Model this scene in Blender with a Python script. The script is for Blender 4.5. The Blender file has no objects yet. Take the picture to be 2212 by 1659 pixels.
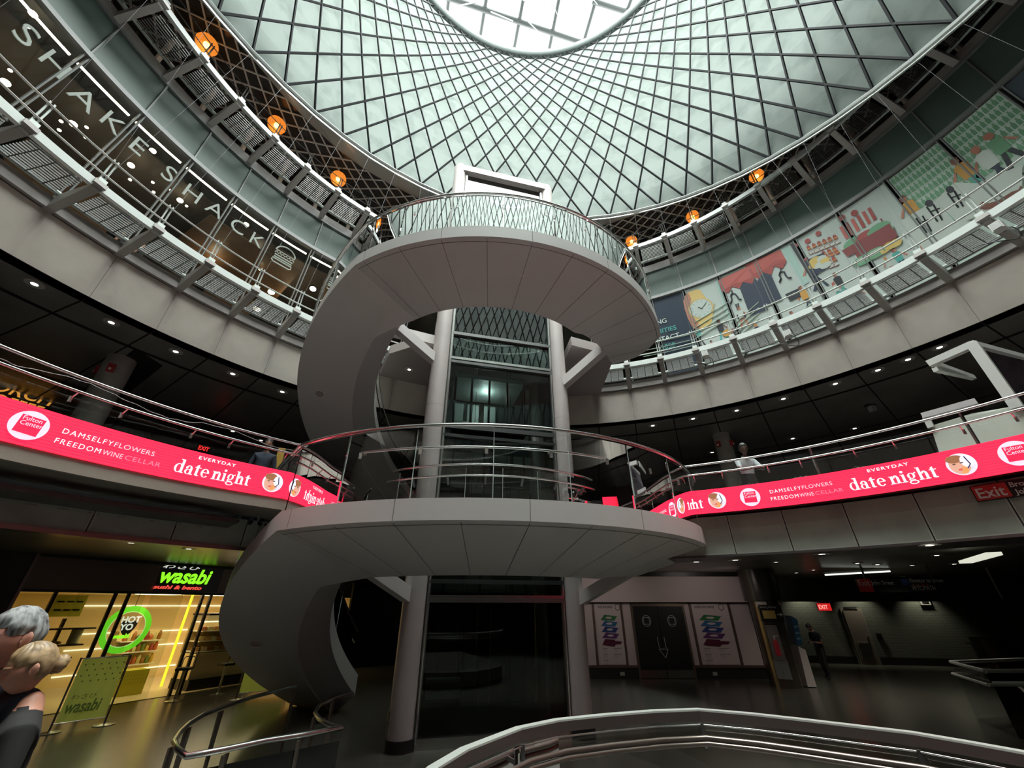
import bpy, bmesh, math, random
from math import sin, cos, tan, pi, radians as rad, degrees as deg, atan2, hypot, sqrt
from mathutils import Vector, Matrix, noise
random.seed(7)
S = bpy.context.scene
COL = S.collection
ZC = 2.28            # the lens is this far above the main floor; heights below are taken from the lens and lifted at the end
F, PITCH = 850.0, rad(29.4)
# ------------------------------------------------------------------ camera, sky, exposure
cd_ = bpy.data.cameras.new('camera'); cam = bpy.data.objects.new('camera', cd_); COL.objects.link(cam)
cd_.sensor_width = 36; cd_.lens = F / 2212 * 36; cd_.clip_start = .05; cd_.clip_end = 300
cam.rotation_euler = (pi / 2 + PITCH, 0, 0); S.camera = cam
W = bpy.data.worlds.new('overcast_sky'); S.world = W; W.use_nodes = True
_n, _l = W.node_tree.nodes, W.node_tree.links
_tc = _n.new('ShaderNodeTexCoord'); _sx = _n.new('ShaderNodeSeparateXYZ'); _mr = _n.new('ShaderNodeMapRange')
_mr.inputs[1].default_value = -.1; _mr.inputs[2].default_value = 1; _mr.inputs[3].default_value = 15.0; _mr.inputs[4].default_value = 35.0
_l.new(_tc.outputs['Generated'], _sx.inputs[0]); _l.new(_sx.outputs['Z'], _mr.inputs[0]); _l.new(_mr.outputs[0], _n['Background'].inputs[1])
_n['Background'].inputs[0].default_value = (.93, 1.0, .97, 1)
S.view_settings.view_transform = 'Standard'; S.view_settings.look = 'None'; S.view_settings.gamma = 1
S.view_settings.use_curve_mapping = False; S.view_settings.exposure = 0.0
S.cycles.transparent_max_bounces = 24; S.cycles.max_bounces = 8; S.cycles.diffuse_bounces = 4; S.cycles.glossy_bounces = 4
S.cycles.sample_clamp_direct = 7; S.cycles.transmission_bounces = 4; S.cycles.sample_clamp_indirect = 6; S.cycles.caustics_reflective = True; S.cycles.caustics_refractive = False

# ------------------------------------------------------------------ pixel helpers: a photo pixel and one known distance give a place
def ray(x, y):
    X = x - 1106; v = 829.5 - y
    return Vector((X, F * cos(PITCH) - v * sin(PITCH), F * sin(PITCH) + v * cos(PITCH)))
def atz(x, y, z): d = ray(x, y); return d * (z / d.z)
def aty(x, y, Y): d = ray(x, y); return d * (Y / d.y)
def atr(x, y, r): d = ray(x, y); return d * (r / hypot(d.x, d.y))
def atcyl(x, y, c, R, far=True):
    d = ray(x, y); a = d.x ** 2 + d.y ** 2; b = -2 * (d.x * c[0] + d.y * c[1]); k = c[0] ** 2 + c[1] ** 2 - R * R
    D = max(b * b - 4 * a * k, 0); t = (-b + (1 if far else -1) * sqrt(D)) / 2 / a
    return d * t
def cyl(x, y, c, R, far=True):
    P = atcyl(x, y, c, R, far); return deg(atan2(P.y - c[1], P.x - c[0])) % 360, P.z
def onplane(x, y, p0, n): d = ray(x, y); return d * (Vector(p0).dot(n) / d.dot(n))
def pol(c, R, a, z): return Vector((c[0] + R * cos(rad(a)), c[1] + R * sin(rad(a)), z))
C2, C3, CR = (.88, 1.81), (1.12, 2.42), (-.767, 11.15)      # centres of the ribbon-screen balcony, of the upper balconies and of the spiral

# ------------------------------------------------------------------ materials
M = {}
def mat(name, col, rough=.5, metal=0, nz=None, bump=0, coat=0, spec=.5):
    if name in M: return M[name]
    m = bpy.data.materials.new(name); m.use_nodes = True; M[name] = m
    n, l = m.node_tree.nodes, m.node_tree.links; p = n['Principled BSDF']
    p.inputs['Base Color'].default_value = (*col, 1); p.inputs['Roughness'].default_value = rough; p.inputs['Metallic'].default_value = metal
    p.inputs['Specular IOR Level'].default_value = spec
    if coat: p.inputs['Coat Weight'].default_value = coat
    if nz:
        tc = n.new('ShaderNodeTexCoord'); t = n.new('ShaderNodeTexNoise'); mp = n.new('ShaderNodeMapping')
        l.new(tc.outputs['Object'], mp.inputs[0]); l.new(mp.outputs[0], t.inputs[0]); t.inputs['Scale'].default_value = nz[0]; t.inputs['Detail'].default_value = 6
        if len(nz) > 2: mp.inputs['Scale'].default_value = nz[2]
        r = n.new('ShaderNodeValToRGB'); a = nz[1]
        r.color_ramp.elements[0].position = .3; r.color_ramp.elements[1].position = .7
        r.color_ramp.elements[0].color = (*[max(c * (1 - a), 0) for c in col], 1); r.color_ramp.elements[1].color = (*[min(c * (1 + a), 1) for c in col], 1)
        l.new(t.outputs['Fac'], r.inputs[0]); l.new(r.outputs[0], p.inputs['Base Color'])
        if bump:
            b = n.new('ShaderNodeBump'); b.inputs['Strength'].default_value = bump; b.inputs['Distance'].default_value = .01
            l.new(t.outputs['Fac'], b.inputs['Height']); l.new(b.outputs[0], p.inputs['Normal'])
    return m
def emit(name, col, s=1.0):
    if name in M: return M[name]
    m = bpy.data.materials.new(name); m.use_nodes = True; M[name] = m
    p = m.node_tree.nodes['Principled BSDF']; p.inputs['Base Color'].default_value = (*[c * .3 for c in col], 1); p.inputs['Roughness'].default_value = .4
    p.inputs['Emission Color'].default_value = (*col, 1); p.inputs['Emission Strength'].default_value = s
    return m
def glass(name, tint=(.96, .98, .97), rough=.0, ior=1.45, refl=(1, 1, 1)):
    if name in M: return M[name]
    m = bpy.data.materials.new(name); m.use_nodes = True; M[name] = m
    n, l = m.node_tree.nodes, m.node_tree.links; n.remove(n['Principled BSDF'])
    t = n.new('ShaderNodeBsdfTransparent'); g = n.new('ShaderNodeBsdfGlossy'); fr = n.new('ShaderNodeFresnel'); mx = n.new('ShaderNodeMixShader')
    t.inputs[0].default_value = (*tint, 1); g.inputs[0].default_value = (*refl, 1); g.inputs['Roughness'].default_value = rough; fr.inputs[0].default_value = ior
    l.new(fr.outputs[0], mx.inputs[0]); l.new(t.outputs[0], mx.inputs[1]); l.new(g.outputs[0], mx.inputs[2]); l.new(mx.outputs[0], n['Material Output'].inputs[0])
    return m
def tiles(name, col, grout, sx, sy, rough, amt=.25, rot=0, mortar=.008, axis=None):
    if name in M: return M[name]
    m = bpy.data.materials.new(name); m.use_nodes = True; M[name] = m
    n, l = m.node_tree.nodes, m.node_tree.links; p = n['Principled BSDF']
    tc = n.new('ShaderNodeTexCoord'); mp = n.new('ShaderNodeMapping'); b = n.new('ShaderNodeTexBrick')
    mp.inputs['Rotation'].default_value = axis or (0, 0, rot)
    l.new(tc.outputs['Object'], mp.inputs[0]); l.new(mp.outputs[0], b.inputs[0])
    b.inputs['Color1'].default_value = (*[c * (1 - amt) for c in col], 1); b.inputs['Color2'].default_value = (*[c * (1 + amt) for c in col], 1)
    b.inputs['Mortar'].default_value = (*grout, 1); b.inputs['Scale'].default_value = 1; b.inputs['Mortar Size'].default_value = mortar
    b.inputs['Brick Width'].default_value = sx; b.inputs['Row Height'].default_value = sy
    l.new(b.outputs[0], p.inputs['Base Color']); p.inputs['Roughness'].default_value = rough
    return m
concrete = mat('warm_grey_cladding', (.54, .485, .43), .75, nz=(1.2, .10))
soffit_m = mat('dark_soffit_metal', (.25, .24, .21), .32, .3, nz=(.7, .2))
soffit_seam = mat('black_joint', (.004, .004, .004), .8)
fascia_m = mat('green_grey_panel', (.34, .365, .31), .5, .1, nz=(1.5, .2))
fascia_edge = mat('pale_panel_edge', (.40, .41, .36), .45, .1)
brown_m = mat('brown_metal_band', (.30, .25, .21), .5, .1)
steel = mat('brushed_steel', (.62, .62, .6), .22, 1)
rail_bright = mat('rail_bright_steel', (.66, .69, .66), .35, .5)
steel_dark = mat('dark_steel', (.2, .2, .2), .3, .9)
bracket_m = mat('bracket_paint', (.33, .31, .29), .5, .2)
gutter_m = mat('pale_gutter_metal', (.78, .82, .79), .4, .2)
grate_m = mat('walkway_bars', (.10, .10, .095), .5, .5)
pipe_m = mat('pale_green_pipe', (.4, .45, .42), .5)
ringskin = mat('ring_panel_paint', (.55, .53, .51), .48, nz=(.8, .04))
ringshade = mat('ring_inner_shade', (.40, .38, .37), .55)  # panel paint darkened for the shade on the downward-sloping inner face
clear = glass('clear_guard_glass', (.93, .96, .95))
facade = glass('shopfront_glass', (.9, .93, .9), ior=1.22)
darkglass = glass('smoked_glass', (.35, .38, .37))
towerglass = glass('tower_glass', (.55, .64, .62), ior=1.6)
black = mat('black_paint', (.012, .012, .012), .4)
white_p = mat('white_paint', (.72, .72, .68), .5)
whitelet = mat('pale_letters', (.6, .65, .6), .5)
floor_m = tiles('dark_floor_tile', (.055, .053, .044), (.025, .025, .02), .62, .31, .26, .12, rot=.4, mortar=.006)

# ------------------------------------------------------------------ mesh building
class MB:
    def __init__(s): s.v = []; s.f = []; s.m = []; s.cur = 0
    def add(s, vs, fs):
        o = len(s.v); s.v += [tuple(v) for v in vs]; s.f += [[i + o for i in f] for f in fs]; s.m += [s.cur] * len(fs); return s
    def box(s, x0, x1, y0, y1, z0, z1):
        return s.add([(x0, y0, z0), (x1, y0, z0), (x1, y1, z0), (x0, y1, z0), (x0, y0, z1), (x1, y0, z1), (x1, y1, z1), (x0, y1, z1)],
                     [(3, 2, 1, 0), (4, 5, 6, 7), (0, 1, 5, 4), (1, 2, 6, 5), (2, 3, 7, 6), (3, 0, 4, 7)])
    def obox(s, c, a, b, d):
        c, a, b, d = map(Vector, (c, a, b, d)); P = []
        for k in (-1, 1):
            for i, j in ((-1, -1), (1, -1), (1, 1), (-1, 1)): P.append(c + a * i + b * j + d * k)
        return s.add(P, [(3, 2, 1, 0), (4, 5, 6, 7), (0, 1, 5, 4), (1, 2, 6, 5), (2, 3, 7, 6), (3, 0, 4, 7)])
    def bar(s, p, q, w, h, up=(0, 0, 1)):
        p, q = Vector(p), Vector(q); d = q - p; x = d.cross(Vector(up))
        if x.length < 1e-6: x = Vector((1, 0, 0))
        x.normalize(); u = x.cross(d).normalized()
        return s.obox((p + q) / 2, x * w / 2, u * h / 2, d / 2)
    def tube(s, pts, r, n=8, closed=False, cap=True):
        pts = [Vector(p) for p in pts]; N = len(pts); rs = r if isinstance(r, (list, tuple)) else [r] * N; V = []; up = None
        for i, p in enumerate(pts):
            if closed: d = pts[(i + 1) % N] - pts[i - 1]
            else: d = pts[min(i + 1, N - 1)] - pts[max(i - 1, 0)]
            d.normalize()
            if up is None: up = Vector((0, 0, 1)) if abs(d.z) < .9 else Vector((1, 0, 0))
            x = d.cross(up); x.normalize(); y = x.cross(d).normalized(); up = y
            for k in range(n): a = 2 * pi * k / n; V.append(p + (x * cos(a) + y * sin(a)) * rs[i])
        fs = []
        for i in range(N if closed else N - 1):
            j = (i + 1) % N
            for k in range(n): l = (k + 1) % n; fs.append((i * n + k, j * n + k, j * n + l, i * n + l))
        if cap and not closed: fs.append(tuple(range(n))); fs.append(tuple(reversed(range((N - 1) * n, N * n))))
        return s.add(V, fs)
    def lathe(s, prof, c=(0, 0, 0), n=24, ax=None):
        V = []; fs = []; N = len(prof); c = Vector(c); R = ax or Matrix.Identity(3)
        for r, z in prof:
            for k in range(n): a = 2 * pi * k / n; V.append(c + R @ Vector((r * cos(a), r * sin(a), z)))
        for i in range(N - 1):
            for k in range(n): l = (k + 1) % n; fs.append((i * n + k, i * n + l, (i + 1) * n + l, (i + 1) * n + k))
        fs.append(tuple(reversed(range(n)))); fs.append(tuple(range((N - 1) * n, N * n)))
        return s.add(V, fs)
    def ball(s, c, r, n=16, sc=(1, 1, 1)):
        c = Vector(c); V = [c + Vector((0, 0, -r * sc[2]))]; m = n // 2
        for i in range(1, m):
            t = -pi / 2 + pi * i / m
            for k in range(n): a = 2 * pi * k / n; V.append(c + Vector((r * cos(t) * cos(a) * sc[0], r * cos(t) * sin(a) * sc[1], r * sin(t) * sc[2])))
        V.append(c + Vector((0, 0, r * sc[2]))); fs = []
        for k in range(n): fs.append((0, 1 + (k + 1) % n, 1 + k)); fs.append((len(V) - 1, 1 + (m - 2) * n + k, 1 + (m - 2) * n + (k + 1) % n))
        for i in range(m - 2):
            for k in range(n): l = (k + 1) % n; fs.append((1 + i * n + k, 1 + i * n + l, 1 + (i + 1) * n + l, 1 + (i + 1) * n + k))
        return s.add(V, fs)
    def sweep(s, secs, closed_sec=True, cap=True):        # secs: lists of points of equal length
        N = len(secs[0]); V = [p for q in secs for p in q]; fs = []
        for i in range(len(secs) - 1):
            for k in range(N if closed_sec else N - 1): l = (k + 1) % N; fs.append((i * N + k, i * N + l, (i + 1) * N + l, (i + 1) * N + k))
        if cap and closed_sec: fs.append(tuple(reversed(range(N)))); fs.append(tuple(range((len(secs) - 1) * N, len(secs) * N)))
        return s.add(V, fs)
    def arc(s, c, R0, R1, z0, z1, a0, a1, st=2.2):
        n = max(1, int(abs(a1 - a0) / st + .5)); full = abs(abs(a1 - a0) - 360) < .01
        return s.sweep([[pol(c, r, a0 + (a1 - a0) * i / n, z) for r, z in ((R0, z0), (R1, z0), (R1, z1), (R0, z1))] for i in range(n + 1)], cap=not full)
    def prism(s, pts, vec):
        pts = [Vector(p) for p in pts]; v = Vector(vec); n = len(pts)
        return s.add(pts + [p + v for p in pts], [tuple(reversed(range(n))), tuple(range(n, 2 * n))] + [(i, (i + 1) % n, n + (i + 1) % n, n + i) for i in range(n)])
    def build(s, name, mats, parent=None, smooth=0):
        me = bpy.data.meshes.new(name); me.from_pydata([tuple(v) for v in s.v], [], s.f)
        for m in (mats if isinstance(mats, (list, tuple)) else [mats]): me.materials.append(m)
        if any(s.m): me.polygons.foreach_set('material_index', s.m)
        bm = bmesh.new(); bm.from_mesh(me); bmesh.ops.recalc_face_normals(bm, faces=bm.faces); bm.to_mesh(me); bm.free()
        if smooth: me.shade_smooth(); me.set_sharp_from_angle(angle=rad(smooth))
        me.update(); o = bpy.data.objects.new(name, me); COL.objects.link(o)
        if parent: o.parent = parent
        return o
def tag(o, label=None, cat=None, group=None, kind=None):
    if label: o['label'] = label
    if cat: o['category'] = cat
    if group: o['group'] = group
    if kind: o['kind'] = kind
    return o
def thing(name, label, cat, group=None, loc=(0, 0, 0), rz=0):
    o = bpy.data.objects.new(name, None); COL.objects.link(o); o.location = loc; o.rotation_euler = (0, 0, rz); o.empty_display_size = .2
    return tag(o, label, cat, group)
def struct(name, label=None):
    o = bpy.data.objects.new(name, None); COL.objects.link(o); return tag(o, label, None, None, 'structure')
def st(o): return tag(o, kind='structure')
def dup(root, loc, rz=0, label=None):
    r = root.copy(); COL.objects.link(r); r.location = loc; r.rotation_euler = (0, 0, rz)
    if label: r['label'] = label
    for ch in list(root.children):
        c = ch.copy(); COL.objects.link(c); c.parent = r
        for g in list(ch.children): d = g.copy(); COL.objects.link(d); d.parent = c
    return r
_tcache = {}
def text_geo(s, size, off=0.0, ext=0.0, shear=0.0, align='LEFT', sp=1.0):
    k = (s, size, off, ext, shear, align, sp)
    if k in _tcache: return _tcache[k]
    cu = bpy.data.curves.new('txt', 'FONT'); cu.body = s; cu.size = size; cu.offset = off; cu.extrude = ext; cu.shear = shear; cu.align_x = align
    cu.space_character = sp; cu.resolution_u = 4
    o = bpy.data.objects.new('txt', cu); COL.objects.link(o); bpy.context.view_layer.update()
    me = bpy.data.meshes.new_from_object(o.evaluated_get(bpy.context.evaluated_depsgraph_get()))
    g = ([v.co.copy() for v in me.vertices], [list(p.vertices) for p in me.polygons])
    bpy.data.objects.remove(o); bpy.data.curves.remove(cu); bpy.data.meshes.remove(me); _tcache[k] = g
    return g
def text(s, size, fn, m, name, parent, sx=1.0, **kw):
    vs, fs = text_geo(s, size, **kw); b = MB(); b.add([fn(v.x * sx, v.y, v.z) for v in vs], fs)
    return b.build(name, m, parent)
def frame(p, x, y):                    # flat frame for lettering: origin, right, up
    p, x, y = Vector(p), Vector(x).normalized(), Vector(y).normalized(); n = x.cross(y)
    return lambda a, b, c=0: p + x * a + y * b + n * c
def onarc(c, R, a0, z0, lean=0, off=.02):  # lettering on the inside of a round wall
    def f(x, y, z=0):
        zz = z0 + y; r = R + lean * (11 - zz) - off - z
        return pol(c, r, a0 - deg(x / R), zz)
    return f
NUM = ['first', 'second', 'third', 'fourth', 'fifth', 'sixth', 'seventh', 'eighth', 'ninth', 'tenth', 'eleventh', 'twelfth', 'thirteenth', 'fourteenth', 'fifteenth', 'sixteenth']
def annulus(c, rin, z, rout=26, n=120, a0=0, a1=360, zt=None):
    b = MB(); n = int(n * abs(a1 - a0) / 360) or 1; zt = z + .02 if zt is None else zt
    secs = []
    for i in range(n + 1):
        a = a0 + (a1 - a0) * i / n; r = rin(a) if callable(rin) else rin; ro = rout(a) if callable(rout) else rout
        secs.append([pol(c, r, a, z), pol(c, ro, a, z), pol(c, ro, a, zt), pol(c, r, a, zt)])
    return b.sweep(secs, cap=abs(a1 - a0) < 359.9)
def exit_r(p, c, R, a):
    dx, dy = cos(rad(a)), sin(rad(a)); ox, oy = p[0] - c[0], p[1] - c[1]; b = ox * dx + oy * dy; k = ox * ox + oy * oy - R * R
    D = b * b - k
    return -b + sqrt(D) if D > 0 else 0
# ================================================================== THE SHELL
b = MB(); b.box(-30, 34, -28, 36, -2.4, -2.28); st(b.build('floor', floor_m))
PV = (0.0, 7.0)
void2 = lambda a: max(exit_r(PV, C2, 8.0, a), exit_r(PV, CR, 5.75, a))
void2f = lambda a: max(exit_r(PV, C2, 7.36, a), exit_r(PV, CR, 5.75, a))
st(annulus(PV, void2, 1.15, 40, 180, zt=1.17).build('ceiling', soffit_m))
st(annulus(PV, void2f, 1.19, 40, 180, zt=1.25).build('floor', mat('upper_floor_tile', (.05, .048, .045), .35, nz=(2, .2))))
void3 = lambda a: exit_r(PV, C3, 11.02, a)
o = struct('ceiling')
annulus(PV, void3, 5.80, 40, 180, zt=5.86).build('soffit', soffit_m, o)
b = MB()
for k in range(60):
    a = 158.4 - 6.6 * k
    if a < -90: break
    b.obox(pol(C3, 15.5, a, 5.796), (pol(C3, 15.5, a, 0) - pol(C3, 11.02, a, 0)) , Vector((-sin(rad(a)), cos(rad(a)), 0)) * .018, (0, 0, .003))
b.arc(C3, 12.38, 12.5, 5.79, 5.797, -60, 245); b.arc(C3, 16.4, 16.46, 5.79, 5.797, -60, 245)
b.build('panel_joints', soffit_seam, o)
b = MB(); b.prism([atz(x, y, 5.792) for x, y in ((182, 842), (292, 752), (352, 790), (262, 862))], (0, 0, .004)); b.build('open_bay_dark', soffit_seam, o)  # flat black sheet stands in for the dark inside an open ceiling bay
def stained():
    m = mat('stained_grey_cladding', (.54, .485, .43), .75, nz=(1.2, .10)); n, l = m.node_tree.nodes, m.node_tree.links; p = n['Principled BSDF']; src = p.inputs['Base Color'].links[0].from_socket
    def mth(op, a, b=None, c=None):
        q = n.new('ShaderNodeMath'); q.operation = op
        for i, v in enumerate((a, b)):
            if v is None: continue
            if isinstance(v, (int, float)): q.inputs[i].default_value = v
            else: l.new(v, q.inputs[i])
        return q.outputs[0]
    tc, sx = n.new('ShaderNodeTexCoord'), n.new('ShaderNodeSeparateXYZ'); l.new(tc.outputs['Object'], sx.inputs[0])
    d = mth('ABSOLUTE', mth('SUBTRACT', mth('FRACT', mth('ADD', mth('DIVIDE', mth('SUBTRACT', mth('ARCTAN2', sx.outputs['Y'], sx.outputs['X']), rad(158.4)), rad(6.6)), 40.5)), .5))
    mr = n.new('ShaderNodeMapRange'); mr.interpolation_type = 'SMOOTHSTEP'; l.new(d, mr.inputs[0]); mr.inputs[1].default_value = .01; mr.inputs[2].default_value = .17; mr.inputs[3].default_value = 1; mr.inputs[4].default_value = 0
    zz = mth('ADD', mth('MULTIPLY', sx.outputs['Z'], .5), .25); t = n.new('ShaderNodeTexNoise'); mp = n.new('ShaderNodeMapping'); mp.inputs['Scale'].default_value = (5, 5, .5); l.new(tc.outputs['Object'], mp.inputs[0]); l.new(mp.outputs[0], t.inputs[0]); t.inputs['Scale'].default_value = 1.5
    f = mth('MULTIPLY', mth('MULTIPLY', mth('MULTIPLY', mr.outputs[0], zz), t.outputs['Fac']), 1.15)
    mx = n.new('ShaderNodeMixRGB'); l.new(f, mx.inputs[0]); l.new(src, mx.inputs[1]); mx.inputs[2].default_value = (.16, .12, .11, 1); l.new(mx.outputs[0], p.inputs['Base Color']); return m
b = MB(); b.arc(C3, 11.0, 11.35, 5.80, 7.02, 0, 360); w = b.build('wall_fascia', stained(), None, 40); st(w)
b = MB()
for k in range(34):
    a = 158.4 - 6.6 * k; b.obox(pol(C3, 10.998, a, 6.41), (pol(C3, .004, a, 0) - Vector((*C3, 0))), Vector((-sin(rad(a)), cos(rad(a)), 0)) * .006, (0, 0, .605))
st(b.build('trim_1', mat('fascia_joint', (.22, .2, .18), .8)))
st(annulus(PV, lambda a: exit_r(PV, C3, 11.0, a), 7.04, 40, 180, zt=7.1).build('floor', mat('walkway_slab_edge', (.2, .17, .155), .6)))
# outer walls far behind each storey (dark rooms)
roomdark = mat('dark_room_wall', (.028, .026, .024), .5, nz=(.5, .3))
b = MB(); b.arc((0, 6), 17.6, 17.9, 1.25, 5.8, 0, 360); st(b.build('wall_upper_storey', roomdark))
b = MB()
for a in range(-40, 220, 8): b.arc((0, 6), 17.5, 17.59, 1.4, 4.4, a + .3, a + 7.6)
st(b.build('trim_2', mat('dark_shop_panel', (.045, .04, .037), .3, .2, nz=(.8, .4))))
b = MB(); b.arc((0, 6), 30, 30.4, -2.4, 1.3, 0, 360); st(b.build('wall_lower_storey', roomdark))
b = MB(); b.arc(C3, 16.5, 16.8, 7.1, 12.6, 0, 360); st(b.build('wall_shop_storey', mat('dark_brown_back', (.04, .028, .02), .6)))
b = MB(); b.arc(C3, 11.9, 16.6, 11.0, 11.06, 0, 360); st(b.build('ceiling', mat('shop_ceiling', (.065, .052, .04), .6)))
# ------------------------------------------------------------------ balcony below the screen: brown band, recess, panels
bands = [(100, 186), (186, 440)]
b = MB(); b.arc(C2, 6.97, 8.05, 1.42, 1.60, 124, 200); st(b.build('trim_3', brown_m))
b = MB(); b.arc(C2, 6.98, 7.6, 1.60, 2.0, -90, 83); b.arc(C2, 6.98, 7.6, 1.60, 2.0, 124, 270); st(b.build('trim_4', black))
pf = struct('wall_balcony_panels')
for lo, hi, z1, RP_, z0_ in ((128, 200, 1.36, 8.0, .90), (-20, 84, 1.57, 7.2, .86)):
    n = int((hi - lo) / 7.2)
    for k in range(n):
        a0 = lo + (hi - lo) * k / n; a1 = lo + (hi - lo) * (k + 1) / n
        if a1 < -5 or a0 > 190: continue
        b = MB(); b.arc(C2, RP_, RP_ + .1, z0_, z1, a0 + .06, a1 - .06)
        b.cur = 1
        for q0, q1, y0, y1 in ((a0 + .06, a0 + .22, z0_, z1), (a1 - .22, a1 - .06, z0_, z1), (a0 + .06, a1 - .06, z0_, z0_ + .02), (a0 + .06, a1 - .06, z1 - .02, z1)) + (((a0 + .06, a1 - .06, 1.335, 1.35),) if a1 < 39 else ()): b.arc(C2, RP_ - .008, RP_, y0, y1, q0, q1)
        b.build('fascia_panel', [fascia_m, fascia_edge], pf)
b = MB(); b.arc(C2, 7.32, 7.5, .86, 1.6, -90, 85); b.arc(C2, 8.12, 8.3, .86, 2.0, 126, 270); b.build('backing', black, pf)
b = MB(); b.arc(C2, 7.17, 8.2, .82, .86, -90, 85); b.arc(C2, 7.95, 8.2, .84, .90, 126, 270); b.build('drip_edge', mat('drip_metal', (.16, .15, .14), .3, .7), pf)
# ------------------------------------------------------------------ walkways of the two upper storeys, railings, curtain wall
MUL = [157.7 - 6.6 * k for k in range(-4, 24)]
BRK = [158.4 - 6.6 * k for k in range(-4, 24)]
def walkway(label, zs, zr, name_z):
    t = thing('walkway', label, 'walkway')
    b = MB(); b.arc(C3, 10.9, 11.02, zs + .02, zs + .3, 0, 360); b.build('edge_beam', mat('walkway_beam', (.24, .215, .2), .55), t)
    b = MB(); b.tube([pol(C3, 10.82, a, zr + .06) for a in range(0, 190, 3)], .055, 8); b.build('pipe', pipe_m, t, 40)
    b = MB(); b.arc(C3, 9.9, 10.0, zr - .02, zr + .03, 195, 365); b.build('far_edge', gutter_m, t)
    for i, a in enumerate(BRK):
        n0 = pol(C3, 11.02, a, zs - .02); n1 = pol(C3, 9.82, a, zr + .05); tg = Vector((-sin(rad(a)), cos(rad(a)), 0))
        b = MB(); prof = [pol(C3, 11.0, a, zs), pol(C3, 9.84, a, zr - .06), pol(C3, 9.84, a, zr + .06), pol(C3, 11.0, a, zs + .36)]
        b.prism([p - tg * .075 for p in prof], tg * .15); b.obox((n1 + Vector((0, 0, .02))), tg * .11, (n1 - n0).normalized() * .07, (0, 0, .05))
        b.build('bracket', bracket_m, t)
        if i + 1 < len(BRK):
            a1 = BRK[i + 1]
            b = MB(); b.arc(C3, 9.8, 9.9, zr - .02, zr + .16, a - .5, a1 + .5); b.build('gutter', gutter_m if zs < 9 else mat('upper_gutter', (.42, .43, .42), .5, .2), t)
            b = MB()
            for k in range(11): b.arc(C3, 9.98 + .075 * k, 9.998 + .075 * k, zr - .01, zr + .02, a - .9, a1 + .9, 3.5)
            for q in (.28, .5, .72):
                c_ = a + (a1 - a) * q; u = pol((0, 0), 1, c_, 0); b.obox(pol(C3, 10.37, c_, zr), u * .4, Vector((-u.y, u.x, 0)) * .008, (0, 0, .012))
            b.build('grating', grate_m, t)
    return t
walkway('grey bracketed walkway with pale gutter in front of the shop windows', 7.02, 7.34, 7.3)
walkway('grey bracketed upper walkway in front of the amber lamps, under the dome edge', 12.43, 12.86, 12.9)
def railing(label, z0, hs, posts_h, R=9.84, r=.016, m=None):
    m = m or rail_bright
    t = thing('railing', label, 'railing')
    for h in hs: b = MB(); b.tube([pol(C3, R, a, z0 + h) for a in range(4, 192, 2)], r, 6); b.build('rail', m, t, 50)
    for a in BRK:
        u = pol((0, 0), 1, a, 0); tg = Vector((-u.y, u.x, 0)); b = MB()
        for s in (-1, 1): b.bar(pol(C3, R + .03, a, z0 - .02) + tg * .035 * s, pol(C3, R + .03, a, z0 + posts_h) + tg * .035 * s, .016, .03)
        b.obox(pol(C3, R - .02, a, z0 + .08), tg * .07, u * .05, (0, 0, .05)); b.build('post', m, t)
    return t
railing('pair of thin steel rails over the shop walkway, below the shop lettering', 7.45, (.28, .70), .8, r=.021)
railing('pair of dark thin rails on the topmost walkway under the glass dome', 12.98, (.3, .68), .8, r=.013, m=mat('rail_dark', (.07, .07, .07), .4, .5))
# curtain wall: shop windows below, green spandrel above
def rw(z): return 11 + .2 * (11 - z)
cw = struct('window_1')
green = mat('green_spandrel_glass', (.072, .105, .092), .42, 0, nz=(.9, .12), spec=.25)
alu = mat('mullion_metal', (.16, .165, .16), .5, .1)
for i, a in enumerate(MUL[:-1]):
    a1 = MUL[i + 1]; b = MB()
    b.add([pol(C3, 11.0, a - .06, 11.05), pol(C3, 11.0, a1 + .06, 11.05), pol(C3, 10.98, a1 + .06, 12.38), pol(C3, 10.98, a - .06, 12.38)], [(0, 1, 2, 3)])
    b.build('spandrel_pane', green, cw)
    b = MB(); b.add([pol(C3, rw(7.1), a - .06, 7.1), pol(C3, rw(7.1), a1 + .06, 7.1), pol(C3, 11.0, a1 + .06, 10.95), pol(C3, 11.0, a - .06, 10.95)], [(0, 1, 2, 3)])
    b.build('pane', facade, cw)
for a in MUL:
    u = pol((0, 0), 1, a, 0); tg = Vector((-u.y, u.x, 0)); b = MB()
    for s in (-1, 1): b.bar(pol(C3, rw(7.1) - .03, a, 7.1) + tg * .045 * s, pol(C3, 10.97, a, 11) + tg * .045 * s, .03, .1, up=u)
    b.bar(pol(C3, 10.97, a, 11), pol(C3, 10.95, a, 12.43), .03, .05, up=u); b.build('mullion', alu, cw)
b = MB(); b.arc(C3, 10.9, 11.06, 10.93, 11.06, 0, 360); b.arc(C3, 10.9, 11.06, 12.37, 12.47, 0, 360); b.build('transom', alu, cw)
b = MB(); b.arc(C3, 11.02, 11.06, 11.0, 12.4, 0, 360); b.build('spandrel_backing', mat('spandrel_back', (.05, .07, .06), .6), cw)
b = MB(); b.arc(C3, 11.06, 17, 12.42, 12.8, 0, 360); st(b.build('floor', mat('top_floor_slab', (.16, .15, .14), .6)))
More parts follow.
